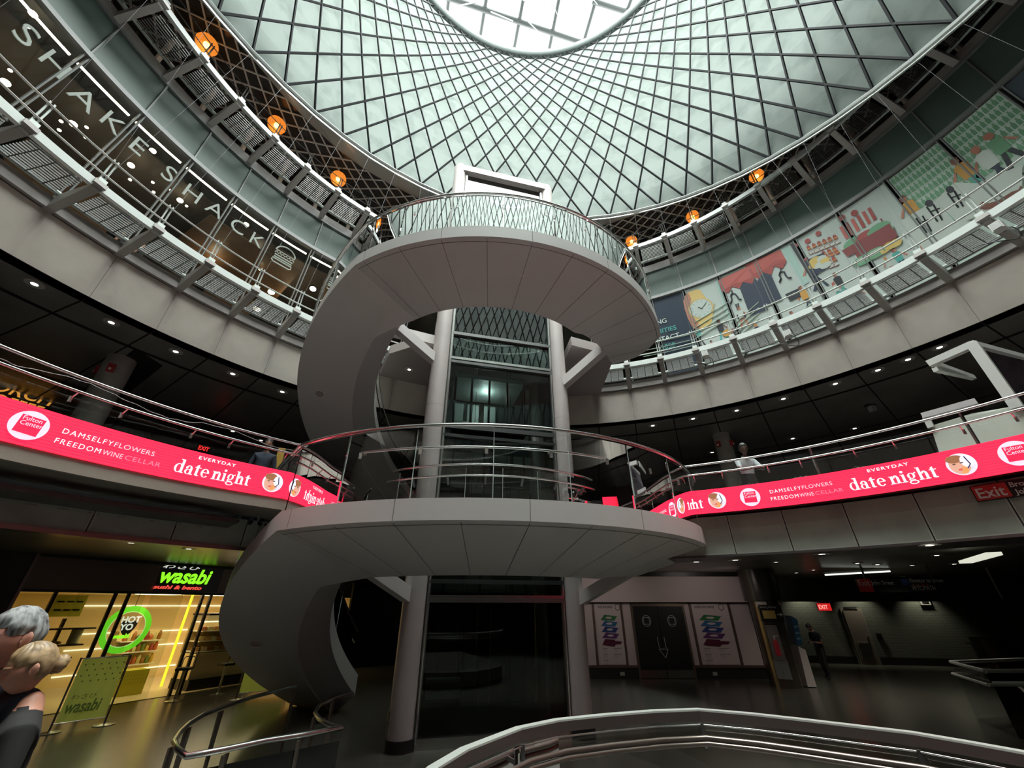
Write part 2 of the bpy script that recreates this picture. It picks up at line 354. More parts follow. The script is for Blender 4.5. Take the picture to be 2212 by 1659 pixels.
# ------------------------------------------------------------------ the cone of hanging panels and its eye
PL = (11.57, -.12, .34)
def Bpt(th):
    d = Vector((.156 + .797 * cos(rad(th)), -.02 + .797 * sin(rad(th)), 1)); return d * (PL[0] / (1 - PL[1] * d.x - PL[2] * d.y))
OC, OR, OZ = Vector((.0487 * 28.5, .0944 * 28.5, 0)), .2838 * 28.5, 28.5
NC, ROWS, STEP = 72, 17, 5.0
DEL = ROWS * STEP / 2; R0m, R1m = 10.6, OR
def tt(i):
    a = rad(i * STEP / 2); D = rad(DEL); return R0m * tan(a) / (R1m * sin(D) + R0m * tan(a) - R1m * cos(D) * tan(a)) if i else 0
TT = [tt(i) for i in range(ROWS + 1)]
def shrink(t):
    D = rad(DEL); r = sqrt((1 - t) ** 2 * R0m ** 2 + t * t * R1m ** 2 + 2 * t * (1 - t) * R0m * R1m * cos(D)); return r / ((1 - t) * R0m + t * R1m)
def node(i, j):
    th = 155.5 + STEP * (j + i / 2); t = TT[i]; Bp = Bpt(th); Op = Vector((OC.x + OR * cos(rad(th)), OC.y + OR * sin(rad(th)), OZ))
    P = Bp.lerp(Op, t); ax = Vector((.156 * 11.9, -.02 * 11.9, 0)).lerp(OC, t); q = Vector((P.x, P.y, 0)) - ax; q *= shrink(t) ** .8
    return Vector((ax.x + q.x, ax.y + q.y, P.z))
net = thing('skylight_cone', 'huge cone of perforated metal panels in a dark cable net under the skylight', 'ceiling net')
panel_m = bpy.data.materials.new('perforated_aluminium'); panel_m.use_nodes = True; M['panel'] = panel_m
n_, l_ = panel_m.node_tree.nodes, panel_m.node_tree.links; n_.remove(n_['Principled BSDF'])
tr, df, mx = n_.new('ShaderNodeBsdfTranslucent'), n_.new('ShaderNodeBsdfDiffuse'), n_.new('ShaderNodeMixShader')
tc, tx, rp = n_.new('ShaderNodeTexCoord'), n_.new('ShaderNodeTexNoise'), n_.new('ShaderNodeValToRGB'); tx.inputs['Scale'].default_value = 1.6; tx.inputs['Detail'].default_value = 8
l_.new(tc.outputs['Object'], tx.inputs[0]); l_.new(tx.outputs['Fac'], rp.inputs[0])
rp.color_ramp.elements[0].position = .32; rp.color_ramp.elements[0].color = (.60, .66, .63, 1); rp.color_ramp.elements[1].position = .5; rp.color_ramp.elements[1].color = (.74, .80, .765, 1)
dk = n_.new('ShaderNodeMixRGB'); dk.blend_type = 'MULTIPLY'; dk.inputs[0].default_value = 1; dk.inputs[2].default_value = (.080, .083, .0815, 1); l_.new(rp.outputs[0], dk.inputs[1]); l_.new(dk.outputs[0], tr.inputs[0]); dk2 = n_.new('ShaderNodeMixRGB'); dk2.blend_type = 'MULTIPLY'; dk2.inputs[0].default_value = 1; dk2.inputs[2].default_value = (.25, .26, .255, 1); l_.new(rp.outputs[0], dk2.inputs[1]); l_.new(dk2.outputs[0], df.inputs[0]); mx.inputs[0].default_value = .42
l_.new(tr.outputs[0], mx.inputs[1]); l_.new(df.outputs[0], mx.inputs[2]); l_.new(mx.outputs[0], n_['Material Output'].inputs[0])
N_ = {}
def nd(i, j):
    j %= NC
    if (i, j) not in N_: N_[i, j] = node(i, j)
    return N_[i, j]
b = MB()
for j in range(NC):
    for i in range(-1, ROWS):
        B_, L_, R_, T_ = (nd(i, j) if i >= 0 else None), nd(i + 1, j - 1), nd(i + 1, j), (nd(i + 2, j - 1) if i + 2 <= ROWS else None)
        pts = [p for p in (B_, R_, T_, L_) if p]; c_ = sum(pts, Vector()) / len(pts)
        fo = lambda p, r: p + Vector((p.x - OC.x, p.y - OC.y, 0)).normalized() * (.09 + (.10 if r % 2 else -.06))
        if B_ is not None: b.add([fo(B_, i), fo(R_, i + 1), fo(L_, i + 1)], [(0, 1, 2)])
        if T_ is not None: b.add([fo(L_, i + 1), fo(R_, i + 1), fo(T_, i + 2)], [(0, 1, 2)])
b.build('reflector_panels', panel_m, net)
b = MB()
for j in range(NC):
    for s in (0, -1): b.tube([nd(i, j + (s * i if s else 0)) for i in range(ROWS + 1)], .042, 5, cap=False)
b.build('cables', mat('dark_cable', (.006, .007, .008), .7, spec=.1), net)
b = MB(); b.tube([Bpt(155.5 + STEP * j) for j in range(NC)], .07, 6, True); b.build('lower_ring', mat('ring_steel', (.55, .57, .56), .4, .5), net, 40)
b = MB(); b.tube([Vector((OC.x + OR * cos(rad(a)), OC.y + OR * sin(rad(a)), OZ)) for a in range(0, 360, 4)], .26, 10, True); b.build('eye_ring', mat('eye_ring_paint', (.16, .18, .175), .6, spec=.2), net, 50)
b = MB()
for j in range(NC):
    P = Bpt(155.5 + STEP * j); a = deg(atan2(P.y - C3[1], P.x - C3[0])) % 360
    if a > 195: continue
    k = min(BRK, key=lambda q: abs(q - a)); b.tube([P, pol(C3, 9.86, k, 7.5)], .0028, 4)
b.build('hanger_cables', mat('hanger_grey', (.16, .165, .165), .6, .2), net)
# drum around the cone's foot and the roof behind it
dm = mat('drum_metal', (.03, .031, .032), .15, 0, spec=.8)
b = MB(); secs = []
for k in range(73):
    P = Bpt(5 * k); q = Vector((P.x - 1.86, P.y + .24, 0)).normalized(); e = P + q * .12; h = Vector((e.x, e.y, max(e.z + .5, 15.7))) + q * .9
    secs.append([e, h, h + q * .05, e + q * .05])
b.sweep(secs, cap=False); st(b.build('trim_10', mat('dome_skirt_metal', (.36, .38, .36), .4, .3)))
b = MB(); secs = []
for k in range(73):
    P = Bpt(5 * k); q = Vector((P.x - 1.86, P.y + .24, 0)).normalized(); e = P + q * .12
    h = Vector((e.x, e.y, max(e.z + .5, 15.7))) + q * .9; secs.append([h, Vector((1.86, -.24, 16.75)) + q * 19, Vector((1.86, -.24, 16.85)) + q * 19, h + Vector((0, 0, .1))])
b.sweep(secs, cap=False); st(b.build('ceiling', dm))
b = MB(); b.arc(C3, 13.4, 13.6, 12.8, 16.6, 0, 360, 3.3); st(b.build('wall_top_storey', mat('top_storey_dark_glass', (.022, .024, .025), .04, 0, spec=1.0)))
lat = MB()
def roofpts(th):
    P = Bpt(th); q = Vector((P.x - 1.86, P.y + .24, 0)).normalized(); e = P + q * .12
    h = Vector((e.x, e.y, max(e.z + .5, 15.7) - .07)) + q * .9; return h, h.lerp(Vector((1.86, -.24, 16.68)) + q * 19, .42)
for k in range(76):
    a = 205 - k * 2.9
    for s in (-1, 1): lat.bar(roofpts(a)[0], roofpts(a + s * 11)[1], .04, .05)
st(lat.build('trim_net_reflection', mat('net_reflection_grey', (.42, .44, .44), .5)))  # bars stand in for the cable net's reflection in the glass
b = MB()
for a in BRK: b.tube([pol(C3, 12.3, a, 12.8), pol(C3, 12.6, a, 16.5)], .08, 8)
st(b.build('trim_6', mat('top_storey_post', (.5, .5, .48), .5)))
# skylight above the eye
sk = struct('window_2')
beam = mat('skylight_beam', (.05, .055, .055), .6, spec=.2)
def sky(p, q, r):
    P, Q = atz(*p, 30.5), atz(*q, 30.5); d = (Q - P); b = MB(); b.tube([P - d * .12, Q + d * .12], r, 8); return b
for p, q in (((983, 0), (1251, 90)), ((1287, 4), (1352, 25))): sky(p, q, .17).build('beam', beam, sk, 50)
for p, q in (((969, 0), (965, 33)), ((1050, 0), (1037, 81)), ((1130, 0), (1110, 108)), ((1207, 0), (1186, 108)), ((1287, 0), (1262, 87)), ((1363, 0), (1356, 20))): sky(p, q, .12).build('purlin', beam, sk, 50)
for p, q in (((986, 14), (1034, 4)), ((1138, 44), (1174, 81)), ((1190, 0), (1212, 52)), ((1130, 0), (1150, 16)), ((1060, 26), (1108, 46)), ((1252, 0), (1258, 18)), ((1282, 0), (1290, 10))):
    P, Q = atz(*p, 29.4), atz(*q, 29.4); b = MB(); b.bar(P, Q, .03, .16); b.build('mirror_fin', steel, sk)
# ================================================================== SPIRAL STAIR AROUND THE LIFT
sp = thing('spiral_staircase', 'grey spiral staircase with two round landings wrapped around the glass lift tower', 'staircase')
def rim(a):            # outer and inner radius of a landing at angle a; the right end closes to a rounded tip
    O = [(330, 5.40), (335, 5.42), (340, 5.43), (343.5, 5.24), (347, 5.05), (350.7, 4.8), (353.5, 4.4), (355.2, 4.08)]
    I = [(317, 3.4), (322, 3.55), (345, 3.84), (350, 3.92), (355.2, 4.05)]
    def ip(T, a, d):
        if a <= T[0][0]: return d
        for (x0, y0), (x1, y1) in zip(T, T[1:]):
            if a <= x1: return y0 + (y1 - y0) * (a - x0) / (x1 - x0)
        return T[-1][1]
    return ip(O, a, 5.4), ip(I, a, 3.4)
def landing(zt, zo, zi, a0, name):
    b = MB(); A = [a0 + k * (330 - a0) / 44 for k in range(45)] + [332.5, 335, 337.5, 340, 342, 343.5, 345.5, 347, 349, 350.7, 352, 353.5, 354.5, 355.2]; secs = []
    for a in A:
        o, i = rim(a); f = (i - 3.4) / (5.4 - 3.4); zo2 = zo
        zi2 = zo + (zi - zo) * (o - i) / 2.0
        secs.append([pol(CR, o, a, zt), pol(CR, o, a, zo2 + .02), pol(CR, o - .03, a, zo2), pol(CR, i, a, zi2), pol(CR, i, a, zt)])
    b.sweep(secs); b.cur = 1
    for a in [a0 + 3 + 10.5 * k for k in range(12)]:
        o, i = rim(a); zi2 = zo + (zi - zo) * (o - i) / 2.0
        if a > 350: break
        tg = Vector((-sin(rad(a)), cos(rad(a)), 0)) * .006
        b.add([pol(CR, o - .03, a, zo - .004) - tg, pol(CR, o - .03, a, zo - .004) + tg, pol(CR, i + .01, a, zi2 - .004) + tg, pol(CR, i + .01, a, zi2 - .004) - tg], [(0, 1, 2, 3)])
    for a in [a0 + 3 + 21 * k for k in range(5)]:
        tg = Vector((-sin(rad(a)), cos(rad(a)), 0)) * .006; o = rim(a)[0] + .003
        b.add([pol(CR, o, a, zo + .02) - tg, pol(CR, o, a, zo + .02) + tg, pol(CR, o, a, zt) + tg, pol(CR, o, a, zt) - tg], [(0, 1, 2, 3)])
    secs = [[pol(CR, rim(a)[0] - .10, a, zo - .006 + (zi - zo) * .035), pol(CR, rim(a)[0] - .115, a, zo - .006 + (zi - zo) * .04)] for a in A[:50]]
    b.sweep(secs, closed_sec=False)
    return b.build(name, [ringskin, mat('panel_seam', (.16, .15, .145), .8)], sp, 30)
landing(7.18, 6.83, 6.62, 238, 'upper_landing')
landing(1.36, 1.03, .47, 236, 'lower_landing')
def flight(fz, a0, a1, curb, zin, name):
    secs, dk, cb = [], [], []; n = int(abs(a1 - a0) / 1.6)
    for k in range(n + 1):
        a = a0 + (a1 - a0) * k / n; z = fz(a); w = min(1, k / n * abs(a1 - a0) / 14); ri = 3.4 + .55 * w
        secs.append([pol(CR, 5.4, a, z + .34), pol(CR, 5.4, a, z + .02), pol(CR, 5.37, a, z), pol(CR, ri, a, z + zin * (1 - w) - .12 * w), pol(CR, ri - .012, a, z + zin * (1 - w) - .10 * w), pol(CR, 3.42, a, z + .33)])
        dk.append([pol(CR, ri - .012, a, z + zin * (1 - w) - .10 * w), pol(CR, 3.40, a, z + .32), pol(CR, 3.43, a, z + .34), pol(CR, ri + .02, a, z + zin * (1 - w) - .07 * w)])
        c = curb * min(1, w * 1.2 + .05)
        cb.append([pol(CR, 3.4, a, z + .32), pol(CR, 3.4, a, z + .33 + c), pol(CR, 3.48, a, z + .33 + c), pol(CR, 3.48, a, z + .32)])
    f = MB().sweep(secs).build(name, ringskin, sp, 30); MB().sweep(dk).build('inner_stringer', ringshade, f, 30); MB().sweep(cb).build('inner_curb', ringskin, f, 30)
    n = int(abs(fz(a1) - fz(a0)) / .17); b = MB()
    for k in range(n):
        p0, p1 = a0 + (a1 - a0) * k / n, a0 + (a1 - a0) * (k + 1) / n; z = fz((p0 + p1) / 2) + .34; b.arc(CR, 3.5, 5.33, z, z + .05, p0, p1)
    b.build('treads', mat('stair_tread', (.2, .19, .18), .6), f)
    return f
fu = lambda a: 6.83 - .041 * (238 - a)
fl = lambda a: 1.03 - .0425 * (236 - a)
flight(fu, 238, 100, .26, -.21, 'upper_flight')
flight(fl, 236, 158.5, .40, -.56, 'lower_flight')
def guard(R, zf, A, h, name='guard_glass'):
    for a0, a1 in A:
        n = max(2, int(abs(a1 - a0) / 2.5)); q = [(a0 + (a1 - a0) * k / n) for k in range(n + 1)]; b = MB()
        b.sweep([[pol(CR, R, a, zf(a) - .02), pol(CR, R, a, zf(a) + h)] for a in q], closed_sec=False); b.build(name, clear, sp, 40)
        b = MB()
        for a in (a0,): b.bar(pol(CR, R, a, zf(a)), pol(CR, R, a, zf(a) + h), .012, .014)
        b.build('glass_edge', mat('glass_edge_green', (.42, .5, .47), .2), sp)
def seg(a0, a1, s): n = int(abs(a1 - a0) / s + .5); return [(a0 + (a1 - a0) * k / n + .2, a0 + (a1 - a0) * (k + 1) / n - .2) for k in range(n)]
def rail(R, zf, a0, a1, r=.022, name='handrail', m=steel):
    n = int(abs(a1 - a0) / 2); b = MB(); b.tube([pol(CR, R, a0 + (a1 - a0) * k / n, zf(a0 + (a1 - a0) * k / n)) for k in range(n + 1)], r, 8); return b.build(name, m, sp, 50)
for zt, f, af, a1, full in ((7.18, fu, 238, 190, 0), (1.36, fl, 236, 166, 1)):
    guard(5.36, lambda a: zt, seg(af, 340, 13), 1.10)
    guard(5.36, lambda a: f(a) + .34, seg(af, a1, 12), 1.10)
    rail(5.38, lambda a: zt + 1.15, af, 341, .03); rail(5.38, lambda a: f(a) + .34 + 1.15 - .0 * a, af, a1, .03)
    rail(5.24, lambda a: zt + .83, af + 2, 337, .02); rail(5.24, lambda a: f(a) + .34 + .83, af - 2, a1 + 2, .02)
    for a in range(int(af) + 5, 338, 11):
        b = MB(); b.bar(pol(CR, 5.36, a, zt + .74), pol(CR, 5.25, a, zt + .80), .03, .05); b.bar(pol(CR, 5.36, a, zt + .68), pol(CR, 5.36, a, zt + .78), .05, .02); b.build('rail_clip', steel, sp)
    guard(3.46, lambda a: zt, seg(243, 316, 12), 1.05, 'inner_guard_glass')
    rail(3.46, lambda a: zt + 1.12, 240, 318, .025); rail(3.58, lambda a: zt + .86, 240, 316, .02)
    for a in range(250, 316, 12): b = MB(); b.bar(pol(CR, 3.46, a, zt + .72), pol(CR, 3.57, a, zt + .84), .035, .05); b.build('rail_clip', mat('rail_clip_dark', (.1, .1, .1), .4, .6), sp)
rail(3.5, lambda a: fu(a) + .33 + .95, 228, 120, .018, m=mat('dark_handrail', (.05, .05, .05), .35, .6)); rail(3.44, lambda a: fu(a) + .33 + 1.1, 228, 120, .02)
rail(3.5, lambda a: fl(a) + .33 + .95, 228, 162, .018); rail(3.44, lambda a: fl(a) + .33 + 1.2, 228, 162, .02, m=M['dark_handrail'])
guard(3.44, lambda a: fl(a) + .5, seg(226, 166, 14), 1.1, 'inner_guard_glass')
def soffit_ring(px, z, r, name, lit=0):
    P = atz(*px, z); b = MB(); b.lathe([(r * .86, -.004), (r * .9, -.02), (r, -.02), (r, .02)], P, 24); b.cur = 1; b.lathe([(r * .86, -.006), (.001, -.006)], P, 24)
    return b.build(name, [mat('speaker_rim', (.75, .66, .6), .5), mat('speaker_mesh', (.5, .44, .41), .7) if not lit else mat('cover_plate', (.62, .55, .52), .6)], sp, 40)
def flight_ring(px, fz, r, name, lit=0):
    best = None
    for k in range(400):
        P = atr(*px, 6 + k * .02); a = deg(atan2(P.y - CR[1], P.x - CR[0])) % 360; R = hypot(P.x - CR[0], P.y - CR[1]); z = fz(a) - .12 * (5.37 - R) / 1.42
        if 3.9 < R < 5.4 and (best is None or abs(P.z - z) < best[0]): best = (abs(P.z - z), P, a, R)
    _, P, a, R = best
    q = pol(CR, R, a + 2, fz(a + 2)) - pol(CR, R, a - 2, fz(a - 2)); u = pol((0, 0), 1, a, 0) + Vector((0, 0, .085)); n = q.cross(u).normalized(); n = n if n.z > 0 else -n; x = q.normalized(); y = n.cross(x)
    ax = Matrix((x, y, n)).transposed(); b = MB(); b.lathe([(r * .86, -.004), (r * .9, -.02), (r, -.02), (r, .02)], P, 24, ax); b.cur = 1; b.lathe([(r * .86, -.006), (.001, -.006)], P, 24, ax)
    return b.build(name, [M['speaker_rim'], mat('cover_plate', (.62, .55, .52), .6) if lit else M['speaker_mesh']], sp, 40)
soffit_ring((1123, 600), 6.75, .11, 'soffit_speaker'); flight_ring((691, 851), fu, .13, 'soffit_speaker')
soffit_ring((1139, 1191), .80, .135, 'soffit_speaker', 1); flight_ring((553, 1391), fl, .13, 'soffit_speaker', 1)
# ------------------------------------------------------------------ lift tower
EX, EY = Vector((.970, .242, 0)), Vector((-.242, .970, 0)); E0 = Vector((-2.04, 9.43, 0)); EW = 3.55; ED = 2.3
tw = thing('lift_tower', 'tall glass lift tower between round grey columns in the middle of the hall', 'lift')
colm = mat('column_cladding', (.40, .36, .345), .42, .1, nz=(1.5, .05))
for k, (s, t, top) in enumerate(((0, 0, 15.25), (1, 0, 15.2), (0, 1, 7.1), (1, 1, 7.1))):
    P = E0 + EX * EW * s + EY * ED * t
    b = MB(); b.lathe([(.235, -2.1), (.235, 1.0), (.228, 1.0), (.228, 1.01), (.235, 1.01), (.235, 4.6), (.228, 4.6), (.228, 4.61), (.235, 4.61), (.235, 9.1), (.228, 9.1), (.228, 9.11), (.235, 9.11), (.235, top - .14), (.20, top - .05), (.12, top)], P, 28)
    b.cur = 1; b.lathe([(.27, -2.28), (.27, -2.1)], P, 28)
    b.build('column', [colm, black], tw, 35)
def epl(s0, s1, d, z0, z1, th=.06): b = MB(); c = E0 + EX * (s0 + s1) / 2 + EY * d; return b.obox((c.x, c.y, (z0 + z1) / 2), EX * (s1 - s0) / 2, EY * th / 2, Vector((0, 0, (z1 - z0) / 2)))
for z0, z1, m_, nm in ((-2.28, -2.12, steel, 'sill'), (.06, .14, steel_dark, 'header_beam'), (.14, .2, steel, 'header_beam'), (.42, .5, mat('frame_dark', (.06, .065, .065), .3, .6), 'frame_rail'), (3.78, 3.86, M['frame_dark'], 'frame_rail'),
                      (4.02, 4.14, steel_dark, 'header_beam'), (6.02, 6.10, steel_dark, 'header_beam'), (6.14, 6.22, steel, 'header_beam'), (7.0, 7.1, steel_dark, 'header_beam')):
    epl(.26, EW - .26, -.06, z0, z1, .1).build(nm, m_, tw)
epl(.1, EW - .1, -.02, 14.78, 15.1, .4).build('cap_beam', colm, tw)
for s in (.27, EW - .27):
    epl(s - .035, s + .035, -.05, -2.2, 14.8, .10).build('frame_post', steel_dark, tw); epl(s - .012, s + .012, -.10, -2.2, 14.8, .02).build('frame_trim', mat('bright_trim', (.8, .78, .72), .2, .9), tw)
for z0, z1 in ((-2.1, .06), (.2, 3.78), (4.14, 6.02), (6.22, 7.0)): epl(.31, EW - .31, -.02, z0, z1, .012).build('glass_panel', towerglass, tw)
epl(.31, EW - .31, -.02, 7.12, 14.75, .012).build('glass_panel', glass('tower_top_glass', (.72, .80, .79), ior=1.9), tw)
for s in (0, 1):
    b = MB(); c = E0 + EX * (EW * s) + EY * ED / 2; b.obox((c.x, c.y, 2.35), EX * .006, EY * (ED / 2 - .25), (0, 0, 4.6)); b.build('side_glass', towerglass, tw)
shaft = mat('shaft_back', (.07, .085, .08), .5)
for z0, z1 in ((-2.28, -.0), (.5, 3.7), (4.1, 6.0)):
    epl(.3, 1.35, ED, z0, z1).build('back_panel', shaft, tw); epl(2.1, EW - .3, ED, z0, z1).build('back_panel', shaft, tw)
for s in (.75, 1.72, 2.62, 3.0):
    epl(s - .03, s + .03, ED - .25, -2.2, 7.0, .05).build('guide_rail', mat('guide_rail_steel', (.09, .10, .10), .4, .7), tw)
for z in (.3, 1.3, 3.9, 6.4): epl(.3, EW - .3, ED - .1, z, z + .26, .2).build('floor_beam', mat('concrete_beam', (.46, .50, .47), .7), tw)
epl(.34, EW - .5, .5, -2.24, -1.78, .04).build('pit_panel', mat('pit_panel_green', (.26, .32, .29), .5), tw); epl(.4, 1.1, .44, -1.62, -1.3, .3).build('pit_box', mat('pit_box_pale', (.3, .34, .31), .6), tw)
b = MB()
for s in (1.15, 1.25, 2.25, 2.35): P = E0 + EX * s + EY * 1.2; b.tube([(P.x, P.y, -1.5), (P.x, P.y, 6.9)], .008, 5)
b.build('hoist_cables', M['dark_cable'], tw)
# lift cage standing at the middle storey
cg = thing('lift_cabin', 'dark lift cabin with grey door panels hanging behind the tower glass', 'lift cabin')
cgm = mat('cabin_grey', (.42, .46, .44), .45); cgd = mat('cabin_dark', (.03, .034, .033), .3, .5)
epl(.5, 2.6, 1.15, 4.18, 4.28, 1.5).build('floor_plate', cgd, cg); epl(.5, 2.6, 1.15, 5.85, 5.98, 1.5).build('roof', cgm, cg)
for s in (.52, 1.0, 1.52, 2.06, 2.58): epl(s - .03, s + .03, .42, 4.28, 5.85, .05).build('post', cgd, cg)
epl(.6, .95, 1.85, 4.28, 5.7, .04).build('door_panel', cgm, cg); epl(1.08, 1.45, 1.85, 4.28, 5.7, .04).build('door_panel', cgm, cg); epl(1.62, 2.0, 1.85, 4.28, 5.7, .04).build('door_panel', cgm, cg)
for z in (4.7, 4.85, 5.0): epl(.58, 2.5, 1.7, z, z + .03, .03).build('handrail', mat('cabin_rail', (.6, .62, .6), .3, .6), cg)
l = bpy.data.lights.new('cabin_lamp', 'POINT'); l.energy = 22; l.color = (.9, 1, .95); l.shadow_soft_size = .15; o = bpy.data.objects.new('cabin_lamp', l); COL.objects.link(o); P = E0 + EX * 1.55 + EY * 1.1; o.location = (P.x, P.y, 5.7)
# struts from the tower columns to the landings
def strut(p, q, w=.26, h=.26): b = MB(); b.bar(p, q, w, h); return b.build('strut', mat('strut_paint', (.50, .47, .45), .5), sp)
Lc, Rc = E0, E0 + EX * EW
strut(Lc + Vector((-.12, -.05, 6.05)), pol(CR, 3.55, 222, 6.95)); strut(Lc + Vector((-.05, .1, 6.75)), pol(CR, 3.5, 214, 7.0), .2, .3)
strut(Rc + Vector((.12, -.08, 5.75)), pol(CR, 3.75, 337, 6.62), .28, .26); strut(Lc + Vector((-.12, -.1, .18)), pol(CR, 3.5, 232, .72)); strut(Rc + Vector((.14, -.06, .12)), pol(CR, 3.8, 335, .72), .28, .24)
# bridge slab joining the upper balcony to the tower
P = [atz(841, 764, 7.0), atz(899, 746, 7.0), Vector((-2.2, 10.1, 7)), Vector((1.7, 11.0, 7)), atz(1235, 745, 7.0), Vector((3.3, 10.6, 7)), atz(1265, 862, 7.0) + Vector((.5, .3, 0)), Vector((0, 14.2, 7)), Vector((-5.2, 12.9, 7))]
b = MB(); b.prism(P, (0, 0, .32)); st(b.build('trim_7', mat('bridge_soffit', (.30, .26, .25), .6)))

# ================================================================== RIBBON SCREEN
def led_mat():
    m = bpy.data.materials.new('screen_red'); m.use_nodes = True; n, l = m.node_tree.nodes, m.node_tree.links; p = n['Principled BSDF']
    tc, sx, ma, rp = n.new('ShaderNodeTexCoord'), n.new('ShaderNodeSeparateXYZ'), n.new('ShaderNodeMath'), n.new('ShaderNodeValToRGB'); fr = n.new('ShaderNodeMath')
    l.new(tc.outputs['Object'], sx.inputs[0]); ma.operation = 'MULTIPLY'; ma.inputs[1].default_value = 26; l.new(sx.outputs['Z'], ma.inputs[0]); fr.operation = 'PINGPONG'; fr.inputs[1].default_value = .5
    l.new(ma.outputs[0], fr.inputs[0]); rp.color_ramp.elements[0].position = .0; rp.color_ramp.elements[1].position = .3
    rp.color_ramp.elements[0].color = (.78, .008, .036, 1); rp.color_ramp.elements[1].color = (1.0, .016, .058, 1)
    l.new(fr.outputs[0], rp.inputs[0]); l.new(rp.outputs[0], p.inputs['Emission Color']); p.inputs['Emission Strength'].default_value = 2.0; p.inputs['Base Color'].default_value = (.02, .004, .006, 1)
    return m
ledm = led_mat(); lw = emit('screen_white', (1, .93, .97), 1.05); lp1 = emit('screen_pink_white', (1, .62, .72), 1.0); lp2 = emit('screen_pink', (1, .24, .36), .9); lp3 = emit('screen_pale_pink', (1, .74, .88), 1.0)
lred = emit('screen_deep_red', (.86, .02, .085), 1.0)
def ledpoly(pts, a0, z0, off): f = onarc(C2, 6.95, a0, z0, off=off); return [f(x, y) for x, y in pts]
def ring2(cx, cy, r0, r1, n=28): return [((cx + r0 * cos(2 * pi * k / n), cy + r0 * sin(2 * pi * k / n)), (cx + r1 * cos(2 * pi * k / n), cy + r1 * sin(2 * pi * k / n))) for k in range(n + 1)]
def fulton(a, z, par, s=.17):
    b = MB(); b.add(ledpoly([(s * cos(2 * pi * k / 28), s * sin(2 * pi * k / 28)) for k in range(28)], a, z, .012), [tuple(range(28))]); o = b.build('round_logo', lp3, par)
    b = MB(); q = s * .74; b.add(ledpoly([(-q * .62, q * .98), (q * 1.02, q * .62), (q * .62, -q * .98), (-q * 1.02, -q * .62)] if 0 else [(-q * .8, q * .85), (q * .88, q * .78), (q * .8, -q * .88), (-q * .86, -q * .78)], a, z, .018), [(0, 1, 2, 3)]); b.build('logo_square', lred, o)
    for i, w in enumerate(('Fulton', 'Center')):
        text(w, s * .42, lambda x, y, c=0, i=i: onarc(C2, 6.95, a, z, off=.024)(x - s * .52, y + s * (.28 - .34 * i), c), lp3, 'logo_lettering', o, sx=.95)
def face(a, z, par, s=.16):
    f = lambda P, off: ledpoly(P, a, z, off)
    E = lambda cx, cy, rx, ry, n=20, t0=0, t1=2 * pi: [(cx + rx * cos(t0 + (t1 - t0) * k / n), cy + ry * sin(t0 + (t1 - t0) * k / n)) for k in range(n)]
    b = MB(); b.add(f(E(0, 0, s, s, 28), .012), [tuple(range(28))]); o = b.build('portrait_disc', emit('portrait_pale', (.85, .80, .92), .95), par)
    for pts, c, nm, off in ((E(-.02, -.01, s * .70, s * .82), (.80, .42, .30), 'portrait_face', .018), (E(-.045, .085, s * .60, s * .36), (.36, .15, .07), 'portrait_hair', .022), (E(s * .42, .03, s * .4, s * .55), (.92, .90, .97), 'portrait_petals', .024),
                            (E(-.07, .012, .02, .009), (.12, .06, .05), 'portrait_eye', .026), (E(.012, .018, .02, .009), (.12, .06, .05), 'portrait_eye', .026), (E(-.025, -.075, .035, .016), (.75, .14, .12), 'portrait_mouth', .026),
                            ([(.0, -.03), (.05, -.06), (.03, -s * .85), (-.03, -s * .9)], (.85, .36, .12), 'portrait_fingers', .027), ([(.06, .1), (.075, .1), (.10, -.02), (.05, -.08), (.04, -.07), (.085, -.02)], (.05, .04, .12), 'portrait_line', .03)):
        b = MB(); b.add(f(pts, off), [tuple(range(len(pts)))]); b.build(nm, emit(nm + '_light', c, .95), o)
def word(s, size, a, z, m, par, sx=1.0, off=.0, sp=1.0, shear=0):
    return text(s, size, onarc(C2, 6.95, a, z, off=.016), m, 'lettering', par, sx=sx, off=off, sp=sp, shear=shear)
def wide(s, size, sp, off=0): vs, _ = text_geo(s, size, off=off, sp=sp); return max(v.x for v in vs)
def fit(s, size, a0, a1, z, m, par, off=0, sp=1.0):
    L = rad(a0 - a1) * 6.95; return word(s, size, a0, z, m, par, sx=L / wide(s, size, sp, off), off=off, sp=sp)
